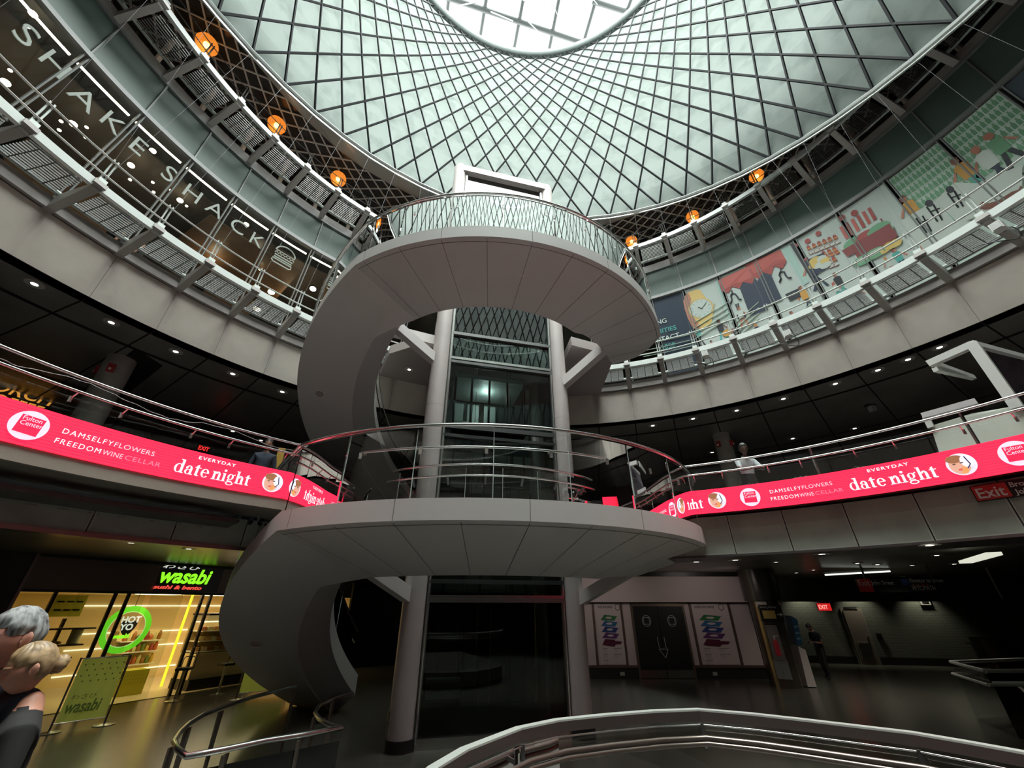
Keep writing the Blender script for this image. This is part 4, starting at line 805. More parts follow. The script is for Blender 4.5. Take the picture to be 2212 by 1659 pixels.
for q in ((695, 665), (800, 625)): shape(t, 'printed_pendant', Z1(*q), ell(0, 0, .085, .1, 12), 'red2', .04)
figure(t, Z1(1180, 1010), .8, 'teal', 'navy', 'bark', 1); figure(t, Z1(1100, 1060), .6, 'pale', 'skin', 'mustard', -1)
def bottles(t, a0, a1, z0, z1, keep):
    b = MB(); n = 0
    for r in range(9):
        z = z1 - .26 * r
        for k in range(12):
            a = a0 + (a1 - a0) * (k + .5) / 12
            if z < z0 or not keep(a, z): continue
            for dy in (0,): b.add([pol(C3, rw(z + y) - .04, a - deg(x / 11), z + y) for x, y in ((-.036, -.1), (.036, -.1), (.036, .03), (.014, .07), (.014, .12), (-.014, .12), (-.014, .07), (-.036, .03))], [tuple(range(8))])
    return b.build('printed_bottles', ink['green'], t)
t = poster(6, mat('poster_mint', (.58, .70, .62), .55), 'pale green poster of rows of bottles and a man seated on a bar chair')
bottles(t, 25.3, 19.4, 8.9, 10.75, lambda a, z: True); art(t, 'printed_floor', [Z1(*p) for p in ((1190, 690), (1480, 520), (1650, 700), (1800, 690), (1380, 930))], 'pale', .045)
figure(t, Z1(1300, 610), 1.2, 'mustard', 'navy', 'bark', -1); figure(t, Z1(1340, 810), .8, 'dgreen', 'skin', 'bark', 1); figure(t, Z1(1620, 860), .7, 'dark', 'dark', 'bark', 1)
def chair(t, x, y):
    art(t, 'printed_chair_back', [Z1(x + 36 * cos(k), y + 30 * sin(k)) for k in [2 * pi * i / 14 for i in range(14)]], 'dark', .05)
    for q in (((x - 20, y + 30), (x + 70, y + 150)), ((x + 35, y + 10), (x + 110, y + 140)), ((x + 10, y + 70), (x + 90, y + 40))): aline(t, 'printed_chair_leg', [Z1(*p) for p in q], 'dark', .018, .05)
chair(t, 1430, 545); chair(t, 1340, 640)
t = poster(7, M['poster_mint'], 'pale green poster of bottles with a waiter carrying drinks, second from the right edge')
bottles(t, 18.7, 12.9, 9.4, 10.75, lambda a, z: True); art(t, 'printed_counter', [Z1(*p) for p in ((1480, 520), (1640, 370), (1950, 380), (1860, 640), (1680, 720))], 'pale', .045)
figure(t, Z1(1760, 300), 1.25, 'mustard', 'teal', 'bark', -1); chair(t, 1605, 430); figure(t, Z1(1640, 660), .9, 'teal', 'dark', 'skin', 1)
t = poster(8, pnavy, 'dark navy poster with people sitting at a bar, nearest the right photo edge')
art(t, 'printed_floor', [Z1(*p) for p in ((1690, 430), (2212, 220), (2212, 440), (1890, 640))], 'pale', .045)
figure(t, Z1(1950, 210), 1.3, 'pale', 'navy', 'skin', -1); figure(t, Z1(2050, 90), 1.2, 'green', 'dark', 'skin', 1); art(t, 'printed_dog', [Z1(*p) for p in ((1850, 560), (1880, 530), (1930, 545), (2010, 520), (2120, 450), (2180, 430), (2200, 395), (2212, 410), (2190, 450), (2120, 490), (2030, 550), (1960, 590), (1900, 600), (1860, 590))], 'bark', .055)
t = poster(9 - 1 + 0, pnavy, 'x') if 0 else None
# ------------------------------------------------------------------ amber lamps on the top storey
amber = bpy.data.materials.new('amber_glass'); amber.use_nodes = True; p_ = amber.node_tree.nodes['Principled BSDF']
p_.inputs['Base Color'].default_value = (.5, .17, .02, 1); p_.inputs['Roughness'].default_value = .25; p_.inputs['Emission Color'].default_value = (1, .40, .06, 1); p_.inputs['Emission Strength'].default_value = .75
_t = amber.node_tree.nodes.new('ShaderNodeBsdfTransparent'); _t.inputs[0].default_value = (1, .62, .22, 1); _m = amber.node_tree.nodes.new('ShaderNodeMixShader'); _m.inputs[0].default_value = .5
amber.node_tree.links.new(_t.outputs[0], _m.inputs[1]); amber.node_tree.links.new(p_.outputs[0], _m.inputs[2]); amber.node_tree.links.new(_m.outputs[0], amber.node_tree.nodes['Material Output'].inputs[0])
hotm = emit('amber_bulb', (1, .82, .42), 14)
for i, (q, lab) in enumerate((((447, 96), 'amber globe lamp under the dome edge, nearest the upper left corner'), ((598, 270), 'amber globe lamp under the dome edge, second from the upper left'), ((731, 386), 'amber globe lamp under the dome edge, third from the upper left'), ((856, 466), 'amber globe lamp behind the stair glass, left of the lift tower'),
                     ((1364, 521), 'amber globe lamp nearest the right of the lift tower'), ((1496, 468), 'amber globe lamp under the dome edge at the right, the middle of three'), ((1634, 380), 'amber globe lamp under the dome edge, farthest right'))):
    P = atcyl(*q, C3, 11.0); t = thing('pendant_lamp', lab, 'lamp', 'amber lamps of the top storey'); r = .30 if i < 3 else .26
    b = MB(); b.lathe([(.03, r * .98), (r * .55, r * .83), (r * .9, r * .42), (r, 0), (r * .88, -r * .46), (r * .6, -r * .8), (r * .56, -r * .82)], P, 20); b.build('globe', amber, t, 60)
    b = MB(); b.ball(P + Vector((0, 0, -r * .1)), r * .30, 10); b.build('bulb', hotm, t, 60)
    b = MB(); b.tube([P + Vector((0, 0, r)), P + Vector((0, 0, 16.55 - P.z))], .012, 5); b.build('cord', M['dark_cable'], t)
    l = bpy.data.lights.new('lamp_light', 'POINT'); l.energy = 9; l.color = (1, .88, .74); l.shadow_soft_size = .1; o = bpy.data.objects.new('lamp_light', l); COL.objects.link(o); o.location = P + Vector((0, 0, -.45))
# security cameras on the walkway brackets
for px, lab in (((1524, 768), 'small white floodlight with looped cable on the walkway bracket near the wristwatch poster'), ((1703, 724), 'small white floodlight with looped cable on the walkway bracket below the second mannequin'), ((2160, 492), 'white camera box on the walkway bracket nearest the right photo edge')):
    P = atcyl(*px, C3, 9.72); d = Vector((C3[0] - P.x, C3[1] - P.y, 0)).normalized(); s = Vector((-d.y, d.x, 0)); t = thing('floodlight', lab, 'floodlight')
    b = MB(); b.obox(P + d * .06, d * .09, s * .09, (0, 0, .10)); b.build('housing', white_p, t); b = MB(); b.obox(P + d * .155, d * .01, s * .07, (0, 0, .08)); b.build('lens', M['camera_grey'], t); b = MB(); b.bar(P - d * .02, P - d * .12 + Vector((0, 0, -.05)), .05, .05); b.build('arm', M['rail_clip_dark'], t)
    b = MB(); b.tube([P + s * (.1 + .3 * sin(pi * k / 12)) + Vector((0, 0, -.1 - .32 * sin(pi * k / 12) ** 2)) - s * .6 * k / 12 for k in range(13)], .012, 5); b.build('cable', black, t)
# glazed display box on the screen storey at the right
db = thing('display_booth', 'white framed glass booth with a pale counter front above the right end of the screen', 'booth')
def kb(x, y, dR=0): return atcyl(x, y, C2, 8.2 + dR)
b = MB(); b.bar(kb(2100, 742), kb(2199, 882), .14, .14); b.build('frame_post', white_p, db)
b = MB(); b.bar(kb(2006, 787), kb(2103, 744), .12, .12); b.build('frame_rail', white_p, db)
b = MB(); b.bar(kb(2100, 742), kb(2212, 772, 1.5), .07, .1); b.build('frame_rail', white_p, db)
for p0, p1 in (((2020, 786), (2100, 815)), ((2020, 798), (2102, 816))): b = MB(); b.bar(kb(*p0, .3), kb(*p1, 1.5), .08, .08); b.build('light_bar', white_p, db)
b = MB(); b.bar(kb(1993, 899), kb(2110, 867), .1, .1); b.build('frame_rail', mat('booth_rail', (.45, .42, .42), .5), db)
b = MB(); b.bar(kb(2000, 900), kb(2012, 924), .09, .09); b.build('frame_post', white_p, db)
P = [kb(2010, 920), kb(2100, 893), kb(2199, 876), kb(2240, 930), kb(2240, 990), kb(2036, 1000)]
dd = (kb(2100, 893) - Vector((*C2, 0))); dd.z = 0; dd.normalize(); b = MB(); b.prism(P, dd * .9); b.build('counter', mat('pale_counter', (.60, .63, .55), .55, nz=(3, .06)), db)
b = MB(); b.add([kb(2100, 744, .05), kb(2199, 882, .05), kb(2212, 880, 1.5), kb(2212, 775, 1.5)], [(0, 1, 2, 3)]); b.build('side_glass', mat('booth_side', (.10, .085, .10), .15, .2, nz=(1.5, .5)), db)
b = MB(); b.add([kb(2100, 744), kb(2199, 882), kb(2110, 868), kb(2022, 785)], [(0, 1, 2, 3)]); b.build('front_glass', glass('booth_glass', (.8, .8, .8)), db)
# coffee sign far left on the screen storey
t = thing('cafe_sign', 'dark board with orange ORCH COFFEE lettering cut by the left photo edge', 'sign')
def cs(x, y, k=1): return atcyl(x, y, (0, 6), 16.5) * k
b = MB(); b.prism([cs(-60, 796), cs(66, 825), cs(52, 872), cs(-75, 850)], (-.1, 0, 0)); b.build('board', black, t)
f = frame(cs(-22, 853), cs(40, 864) - cs(0, 856), (0, 0, 1)); og = emit('sign_orange', (.95, .40, .06), .7)
L_ = (cs(36, 868) - cs(0, 858)).length
text('ORCH', .50, frame(cs(-28, 838, .98), cs(60, 875) - cs(0, 858), (0, 0, 1)), og, 'lettering', t, off=.006, shear=.2); text('COFFEE', .42, frame(cs(-62, 856, .98), cs(60, 885) - cs(0, 868), (0, 0, 1)), og, 'lettering', t, off=.004, shear=.2)
t = thing('wine_sign', 'grey Wine lettering on the dark wall seen left of the lift tower', 'sign'); P_ = atcyl(824, 952, (0, 6), 17.47); text('Wines', .5, frame(P_, atcyl(860, 955, (0, 6), 17.47) - P_, (0, 0, 1)), mat('wine_grey', (.35, .33, .31), .6), 'lettering', t); d_ = (atcyl(860, 955, (0, 6), 17.47) - P_); d_.z = 0; d_.normalize(); b = MB(); b.obox(P_ + d_ * .75 + Vector((d_.y, -d_.x, 0)) * -.22 + Vector((0, 0, .18)), d_ * .85, Vector((d_.y, -d_.x, 0)) * .2, (0, 0, .35)); b.build('board', mat('wine_board', (.03, .028, .026), .5), t)
t = thing('exit_sign', 'small red backward EXIT sign seen through the glass above the left screen', 'sign'); P = atcyl(441, 970, (0, 6), 13.0); d = Vector((P.x, P.y - 6, 0)).normalized(); s = Vector((-d.y, d.x, 0))
b = MB(); b.obox(P, s * .22, (0, 0, .12), d * .03); b.build('housing', black, t); text('EXIT', .2, frame(P + s * .2 - d * .05 + Vector((0, 0, -.07)), -s, (0, 0, 1)), emit('exit_red', (1, .03, .03), 1), 'lettering', t, off=.006, sx=.8)
t = thing('hanging_tag', 'narrow yellow hanging banner behind the left end of the stair guard', 'banner'); P = atcyl(603, 992, C2, 8.6); b = MB(); b.obox(P, (.06, .03, 0), (0, 0, .25), (-.003, .006, 0)); tag(t); b.build('cloth', mat('banner_yellow', (.6, .36, .05), .6), t)
# ================================================================== MAIN FLOOR
FZ = -2.28
# ---- sushi shop at the left
SD = Vector((.466, .885, 0)); SN = Vector((-.885, .466, 0)); S0 = Vector((-10.62, 13.1, 0))
def sp_(x, y, d=0): return onplane(x, y, S0 + SN * d, SN)
def sl(s, d, z): p = S0 + SD * s + SN * d; return Vector((p.x, p.y, z))
def sxy(P): q = P - S0; return q.dot(SD), P.z
shop = struct('wall_sushi_shop')
s0, z0 = sxy(sp_(62, 1240)); s1 = 7.5; zt = 1.14; zb = .34
cream = mat('shop_cream', (.78, .60, .30), .55); sfl = mat('shop_floor', (.62, .50, .26), .4)
def sbox(a0, a1, d0, d1, za, zb_, m, nm, par): b = MB(); c = sl((a0 + a1) / 2, (d0 + d1) / 2, (za + zb_) / 2); b.obox(c, SD * (a1 - a0) / 2, SN * (d1 - d0) / 2, Vector((0, 0, (zb_ - za) / 2))); return b.build(nm, m, par)
fm = mat('shop_fascia_bronze', (.20, .14, .12), .34, .45)
SL = s0
sbox(SL, s1, 0, .12, .36, 1.10, fm, 'fascia', shop); sbox(SL, s1, -.06, .02, 1.08, 1.14, black, 'fascia_shadow_gap', shop); sbox(SL, s1, -.02, .1, .30, .36, black, 'door_head', shop)
sbox(SL - 3, SL, -.05, .3, FZ, 1.14, mat('dark_wall_panel', (.05, .045, .04), .4, .3), 'side_pier', shop); sbox(SL - .06, SL, -.08, 0, FZ, 1.14, mat('pier_edge', (.3, .2, .2), .3, .6), 'pier_edge', shop)
sbox(SL, s1, 0, 5, FZ, FZ + .012, sfl, 'shop_floor', shop); sbox(SL - .5, s1, 4.6, 4.7, FZ, .6, cream, 'back_wall', shop); sbox(SL, s1, .12, 4.7, .34, .40, mat('shop_ceiling_cream', (.85, .74, .5), .5), 'shop_ceiling', shop); sbox(s1, s1 + .1, 0, 4.7, FZ, .9, cream, 'end_wall', shop); sbox(SL - .6, SL - .5, .3, 4.7, FZ, .9, cream, 'end_wall', shop)
strip = emit('shop_strip', (1, .90, .62), 1.3)
for z in (-.02, -.85, -1.3, -2.0): sbox(.2, s1 - 1.4, 4.55, 4.6, z, z + .035, strip, 'strip_light', shop)
for s in (1.1, 3.2, 5.2): sbox(s - .5, s + .5, 1.6, 2.4, .325, .34, emit('shop_panel_light', (1, .87, .56), 3.5), 'ceiling_panel_light', shop)
bronze = mat('bronze_frame', (.07, .06, .055), .3, .7)
def spost(px0, px1, w=.07, nm='door_frame', m=bronze, d=0): P = sp_(*px0, d); b = MB(); s, _ = sxy(P); return sbox(s - w / 2, s + w / 2, d - .04, d + .04, FZ, .34, m, nm, shop)
for x in (116, 247, 276, 437, 455): spost((x, 1290), 0)
y_in = mat('yellow_trim_glow', (.75, .72, .05), .4)
o = spost((408, 1310), 0, .05, 'yellow_edge', emit('yellow_edge_glow', (.85, .85, .04), 1.0), 1.9)
def sq(pxs, d, m, nm, par): b = MB(); b.add([sp_(x, y, d) for x, y in pxs], [tuple(range(len(pxs)))]); return b.build(nm, m, par)
sbox(.05, .9, .02, .03, FZ, .3, facade, 'glass', shop); sbox(-1.6, -.1, .02, .03, FZ, .3, facade, 'glass', shop); sbox(3.0, 4.3, .02, .03, FZ, .3, facade, 'glass', shop)
# illuminated name
sgn = thing('shop_sign', 'lit green wasabi sign with red sushi and bento line on the dark shop fascia', 'sign')
A_ = sp_(340, 1262, -.04); hgt = .36
gl = emit('sign_green', (.28, .95, .02), 1.15); rd = emit('sign_red_glow', (.9, .09, .06), 1.0); bw = emit('sign_white', (.8, .85, .75), .8)
fr_ = lambda px: frame(sp_(*px, -.05), SD, (0, 0, 1))
def stext(t, px0, px1, h, m, sh=.22, off=.006, par=sgn, d=-.05, nm='lettering'):
    P, Q = sp_(*px0, d), sp_(*px1, d); L = (Q - P).dot(SD); w = wide(t, 1, 1, 0); vs, fs = text_geo(t, 1, off=off / h, shear=sh); k = max(v.y for v in vs)
    g = frame(P, SD, (0, 0, 1)); b = MB(); b.add([g(v.x * L / w, v.y * h / k, 0) for v in vs], fs); return b.build(nm, m, par)
sbox(sxy(sp_(333, 1270))[0], sxy(sp_(470, 1270))[0], -.035, 0, .37, 1.08, mat('sign_backing', (.02, .012, .012), .3), 'sign_box', sgn)
stext('wasabi', (339, 1257), (446, 1262), .40, gl, .2, .012); stext('sushi & bento', (330, 1271), (432, 1277), .10, rd, .2, .004); stext('わさび', (350, 1226), (430, 1234), .12, bw, .1, .002)
# round emblem hanging inside
em = thing('round_sign', 'big green ring emblem with dark centre art hanging inside the sushi shop', 'sign'); P = sp_(272, 1359, 1.0); g = frame(P, SD, (0, 0, 1)); b = MB()
def ringplate(r0, r1, off, n=40): b = MB(); V = []; [V.extend((g(r0 * cos(2 * pi * k / n), r0 * sin(2 * pi * k / n), off), g(r1 * cos(2 * pi * k / n), r1 * sin(2 * pi * k / n), off))) for k in range(n)]; b.add(V, [(2 * k, 2 * k + 1, (2 * k + 3) % (2 * n), (2 * k + 2) % (2 * n)) for k in range(n)]); return b
R_ = .60
ringplate(R_ * .74, R_, .02).build('green_ring', emit('ring_green', (.16, .72, .02), .75), em); ringplate(R_ * .73, R_ * .76, .03).build('pale_ring_line', emit('ring_line', (.5, .9, .3), .8), em)
b = MB(); b.add([g(.02 + .2 * cos(t), .08 + .18 * sin(t) + .06 * cos(2 * t), .03) for t in [2 * pi * k / 20 for k in range(20)]], [tuple(range(20))]); b.build('dark_art', black, em)
for i, (s_, x, y, z, m_) in enumerate((('HOT', -.22, .17, .22, bw), ('YO', -.18, -.02, .22, bw), ('wasabi', -.27, -.22, .15, gl))): text(s_, z, (lambda X, Y, Z=0, x=x, y=y: g(x + X, y + Y, .045)), m_, 'lettering', em, off=.008)
b = MB(); b.tube([P + Vector((0, 0, R_)), Vector((P.x, P.y, .34))], .008, 5); b.build('cord', M['dark_cable'], em)
# yellow menu boards, drink fridge picture, display case
def slab(nm, lab, cat, a0, a1, d0, d1, za, zb_, m): o = sbox(a0, a1, d0, d1, za, zb_, m, nm, None); return tag(o, lab, cat)
ymat = mat('menu_yellow', (.55, .50, .04), .4)
mb = thing('menu_board', 'yellow hanging menu board with dark slots at the left inside the sushi shop', 'menu board'); a0 = sxy(sp_(118, 1300, 1.2))[0]; a1 = sxy(sp_(186, 1300, 1.2))[0]
sbox(a0, a1, 1.2, 1.25, -.26, .26, ymat, 'board', mb)
for r in range(2):
    for k in range(3): sbox(a0 + .06 + (a1 - a0) * .3 * k, a0 + .04 + (a1 - a0) * (.3 * k + .24), 1.185, 1.2, .08 - .2 * r, .12 - .2 * r, black, 'slot', mb)
fg = thing('chilled_shelf', 'wall shelf of colourful drinks and snacks below the green ring emblem', 'shelf'); a0, a1 = sxy(sp_(243, 1430, 2.2))[0], sxy(sp_(335, 1430, 2.2))[0]
sbox(a0, a1, 2.5, 2.9, -1.75, -.72, cream, 'carcass', fg)
for z in (-.98, -1.28, -1.62): sbox(a0, a1, 2.2, 2.6, z - .03, z, mat('shelf_white', (.8, .75, .6), .4), 'shelf', fg)
cols = [(.5, .12, .03), (.35, .05, .03), (.6, .35, .05), (.15, .2, .03), (.3, .12, .02), (.6, .5, .2)]
snack = []
pk = 0
for r, z in enumerate((-.98, -1.28, -1.62)):
    for k in range(9):
        s = a0 + .05 + (a1 - a0 - .1) * (k + .5) / 9; h = .16 + .05 * ((k * 7 + r * 3) % 3); c = cols[(k * 5 + r * 2) % 6]; m_ = mat('packet_%d' % cols.index(c), c, .4)
        w = (a1 - a0) / 9 * .42; b = MB(); p0 = sl(s, 2.3, z); b.lathe([(w * .8, 0), (w, .02), (w, h * .7), (w * .5, h * .9), (w * .45, h)], p0, 10)
        o = b.build('drink_bottle' if r < 2 else 'snack_pot', m_, None, 40); tag(o, ('bottle' if r < 2 else 'snack pot') + ' on the %s shelf under the green emblem, %s from the left' % (('top', 'middle', 'bottom')[r], NUM[k]), 'bottle' if r < 2 else 'pot', 'goods on the sushi shop wall shelf')
dc = thing('display_case', 'glass fronted chilled case with dark plinth at the right of the sushi shop entrance', 'display case'); c0, c1 = sxy(sp_(398, 1500, .1))[0] + .1, sxy(sp_(520, 1480, .1))[0] + .5
sbox(c0, c1, .25, 1.3, FZ + .01, FZ + .28, black, 'plinth', dc); sbox(c0, c1, .35, 1.3, FZ + .28, FZ + .95, cream, 'front', dc); sbox(c0, c1, .3, .32, FZ + .95, FZ + 2.0, facade, 'glass', dc); sbox(c0, c1, 1.2, 1.3, FZ + .95, FZ + 2.0, mat('case_back', (.5, .35, .14), .5), 'back_panel', dc); sbox(c0, c1, .3, 1.3, FZ + 2.0, FZ + 2.06, bronze, 'top', dc)
for i, z in enumerate((FZ + 1.0, FZ + 1.28, FZ + 1.56, FZ + 1.82)): sbox(c0, c1, .4, 1.2, z - .02, z, strip if i == 3 else M['shelf_white'], 'shelf', dc)
for r, z in enumerate((FZ + 1.0, FZ + 1.28, FZ + 1.56)):
    for k in range(11):
        s = c0 + (c1 - c0) * (k + .5) / 11; c = [(.6, .32, .08), (.65, .5, .2), (.5, .2, .05), (.7, .6, .35)][(k * 3 + r) % 4]; m_ = mat('food_%d' % ((k * 3 + r) % 4), c, .5); w = (c1 - c0) / 11 * .42
        b = MB(); b.obox(sl(s, .62, z + .05), SD * w, SN * .13, (0, 0, .05)); b.obox(sl(s, .62, z + .105), SD * w * .8, SN * .1, (0, 0, .012)); o = b.build('food_tray', m_, None)
        tag(o, 'packed sushi tray on the %s shelf of the chilled case, %s from the left' % (('lower', 'middle', 'upper')[r], NUM[k]), 'food tray', 'trays in the chilled case')
rk = thing('serving_rack', 'dark wooden rack with stepped serving shelves behind the two people at the left', 'rack'); a0, a1 = sxy(sp_(95, 1400, .8))[0], sxy(sp_(178, 1400, .8))[0]
for s in (a0 - .5, a0 + .12): sbox(s, s + .06, .8, .9, FZ, -.3, bronze, 'upright', rk)
for i, z in enumerate((-.55, -.92, -1.2, -1.5)):
    sbox(a0 - .7, a1 - .12 * i, .5, .9, z, z + .035, bronze, 'shelf', rk)
    b = MB(); b.ball(sl(a0 + .1, .7, z + .08), .09, 12, (2.2, 1, .5)); o = b.build('bread_loaf', mat('loaf_brown', (.38, .20, .05), .7), None, 60); tag(o, 'brown loaf on the %s shelf of the serving rack' % NUM[i], 'bread', 'loaves on the serving rack') if i else bpy.data.objects.remove(o)
b = MB(); b.lathe([(.10, 0), (.12, .02), (.12, .32), (.09, .34)], sl(a1 - .3, .7, -.885), 16); tag(b.build('paper_lantern', mat('lantern_cream', (.7, .6, .35), .6), None, 40), 'ribbed cream container on the serving rack shelf', 'container')
cn = thing('low_counter', 'yellow dotted low counter inside the sushi shop behind the stanchion', 'counter'); a0, a1 = sxy(sp_(258, 1480, 1.0))[0], sxy(sp_(312, 1480, 1.0))[0]
sbox(a0, a1, 1.0, 1.5, FZ + .012, FZ + .62, ymat, 'front', cn)
for r in range(3):
    for k in range(8): sbox(a0 + (a1 - a0) * (k + .4) / 8, a0 + (a1 - a0) * (k + .55) / 8, .99, 1.0, FZ + .3 + .09 * r, FZ + .325 + .09 * r, mat('dot_olive', (.3, .27, .02), .5), 'dot', cn)
for px, lab in (((262, 1440), 'left'), ((418, 1420), 'right')):
    t = thing('door_handle', 'long rounded steel pull handle on the %s glass door of the sushi shop' % lab, 'handle'); P = sp_(*px, -.05); g = frame(P, SD, (0, 0, 1)); b = MB(); b.tube([g(.09 * max(-1, min(1, 1.4 * cos(q))), .28 * max(-1, min(1, 1.25 * sin(q))), .02) for q in [2 * pi * k / 24 for k in range(24)]], .014, 6, True); b.build('pull_loop', bronze, t, 50)
gp = sxy(sp_(190, 1400))[0]
# ---- bar stools
def stool(px, lab, rz):
    P = atz(*px, FZ); t = thing('bar_stool', lab, 'stool', None, P, rz)
    b = MB(); b.lathe([(.21, 0), (.21, .015), (.06, .035), (.028, .05), (.028, .70)], (0, 0, 0), 20); b.build('pedestal', steel, t, 40)
    b = MB(); b.obox((0, 0, .73), (.17, 0, 0), (0, .16, 0), (0, 0, .03)); b.build('seat', black, t)
    b = MB(); b.tube([(-.14, .14, .74), (-.14, .16, .96), (-.1, .16, 1.0), (.1, .16, 1.0), (.14, .16, .96), (.14, .14, .74)], .013, 6); b.build('back_loop', steel, t, 50)
stool((375, 1515), 'chrome pedestal stool with black seat standing before the glass door of the sushi shop', .3); stool((470, 1500), 'chrome pedestal stool with black seat beside the chilled case plinth', -.4)
# ---- cafe barriers
def barrier(p0, p1, lab, word_, h=1.05, zlow=.1):
    t = thing('barrier_banner', lab, 'barrier'); P, Q = Vector(p0), Vector(p1); d = (Q - P); L = d.length; d.normalize(); n = Vector((d.y, -d.x, 0))
    for R in (P, Q):
        b = MB(); b.lathe([(.20, 0), (.20, .012), (.03, .03), (.018, .04), (.018, h)], R, 20); b.build('post', steel_dark, t, 40)
    b = MB(); b.tube([P + Vector((0, 0, h - .02)), Q + Vector((0, 0, h - .02))], .012, 6); b.tube([P + Vector((0, 0, zlow + .04)), Q + Vector((0, 0, zlow + .04))], .010, 6); b.build('rail', steel, t)
    b = MB(); V = []; nn = 14
    for k in range(nn + 1):
        u = .04 + (L - .08) * k / nn; w = .012 * sin(k * 1.7); V += [P + d * u + n * w + Vector((0, 0, zlow + .05)), P + d * u + n * (w * .3) + Vector((0, 0, h - .03))]
    b.add(V, [(2 * k, 2 * k + 2, 2 * k + 3, 2 * k + 1) for k in range(nn)])
    if 'banner_green' not in M:
        m_ = mat('banner_green', (.56, .72, .22), .7, nz=(5, .1)); n_, l_ = m_.node_tree.nodes, m_.node_tree.links; q_ = n_.new('ShaderNodeBsdfTranslucent'); q_.inputs[0].default_value = (.62, .80, .22, 1); x_ = n_.new('ShaderNodeMixShader'); x_.inputs[0].default_value = .62
        l_.new(n_['Principled BSDF'].outputs[0], x_.inputs[1]); l_.new(q_.outputs[0], x_.inputs[2]); l_.new(x_.outputs[0], n_['Material Output'].inputs[0])
    cl = b.build('cloth', M['banner_green'], t, 60)
    b = MB()
    for r in range(4):
        for k in range(int(L / .13)): b.obox(P + d * (.12 + .13 * k + .06 * (r % 2)) + n * .02 + Vector((0, 0, h - .14 - .10 * r)), d * .012, n * .002, (0, 0, .014))
    b.build('printed_dots', mat('banner_dark_green', (.13, .22, .04), .7), cl)
    if word_:
        g = frame(P + d * (L * .10) + n * .022 + Vector((0, 0, zlow + .20)), d, (0, 0, 1)); text('wasabi', .26, lambda x, y, z=0: g(x * .8, y * 1.15), M['banner_dark_green'], 'lettering', cl, off=.006, shear=.15); g2 = frame(P + d * (L * .13) + n * .022 + Vector((0, 0, zlow + .43)), d, (0, 0, 1)); text('わさび', .10, lambda x, y, z=0: g2(x * 1.4, y), M['banner_dark_green'], 'lettering', cl)
    return t
barrier(atz(104, 1584, FZ), atz(224, 1566, FZ), 'green cloth barrier with dark wasabi lettering in front of the sushi shop', True, 1.28)
barrier(atz(509, 1512, FZ), atz(618, 1500, FZ), 'green dotted cloth barrier half hidden by the spiral stair', False, 1.2)
# ---- white hoarding with double doors
WY = 17.45
def wp(x, y, d=0): return aty(x, y, WY - d)
hb = struct('wall_hoarding'); hw = mat('hoarding_white', (.60, .50, .485), .6, nz=(.6, .05)); hframe = mat('hoarding_frame', (.16, .11, .09), .4, .5)
xl, xr = 2.2, 9.15
dl, dr = wp(1384, 1466).x, wp(1501, 1466).x
b = MB(); b.box(xl, dl - .06, WY, WY + .1, FZ + .35, .10); b.box(dr + .06, xr, WY, WY + .1, FZ + .35, .10); b.build('panel', hw, hb)
b = MB(); b.box(xl, dl - .06, WY - .03, WY + .1, FZ, FZ + .32); b.box(dr + .06, xr, WY - .03, WY + .1, FZ, FZ + .32); b.build('plinth', mat('plinth_dark', (.025, .023, .02), .4), hb)
b = MB(); b.box(xl, dl - .06, WY - .06, WY + .02, FZ + .32, FZ + .40); b.box(dr + .06, xr, WY - .06, WY + .02, FZ + .32, FZ + .40); b.build('ledge', hframe, hb)
b = MB(); b.box(xl, xr, WY - .25, WY + .1, .12, 1.0); b.build('bulkhead', hw, hb)
b = MB(); b.box(xl, xr, WY - .05, WY + .1, .08, .13); b.build('head_trim', hframe, hb)
b = MB(); b.box(xl, xr, WY - .3, WY + .1, 1.0, 1.15); b.build('shadow_gap', black, hb)
for px in ((1290, 1420), (1356, 1440), (1491 + 24, 1440), (1604, 1440), (1664, 1450)):
    x = wp(*px).x; b = MB(); b.box(x - .04, x + .04, WY - .05, WY, FZ + .35, .1); b.build('mullion', hframe, hb)
for px, i in (((1345, 1463), 0), ((1547, 1471), 1)):
    P = wp(*px); b = MB(); b.box(P.x - .08, P.x + .08, WY - .045, WY - .03, FZ + .10, FZ + .20); b.build('socket_plate', mat('socket_pale', (.4, .38, .34), .5), hb)
dd_ = struct('door_1'); dx = (dl + dr) / 2
tag(dd_, 'black double door with white line emblem between two map posters')
b = MB(); b.box(dl - .06, dl + .02, WY - .08, WY + .02, FZ, .08); b.box(dr - .02, dr + .06, WY - .08, WY + .02, FZ, .08); b.box(dl, dr, WY - .08, WY + .02, -.02, .1); b.build('door_frame', mat('door_frame_bronze', (.22, .17, .13), .35, .7), dd_)
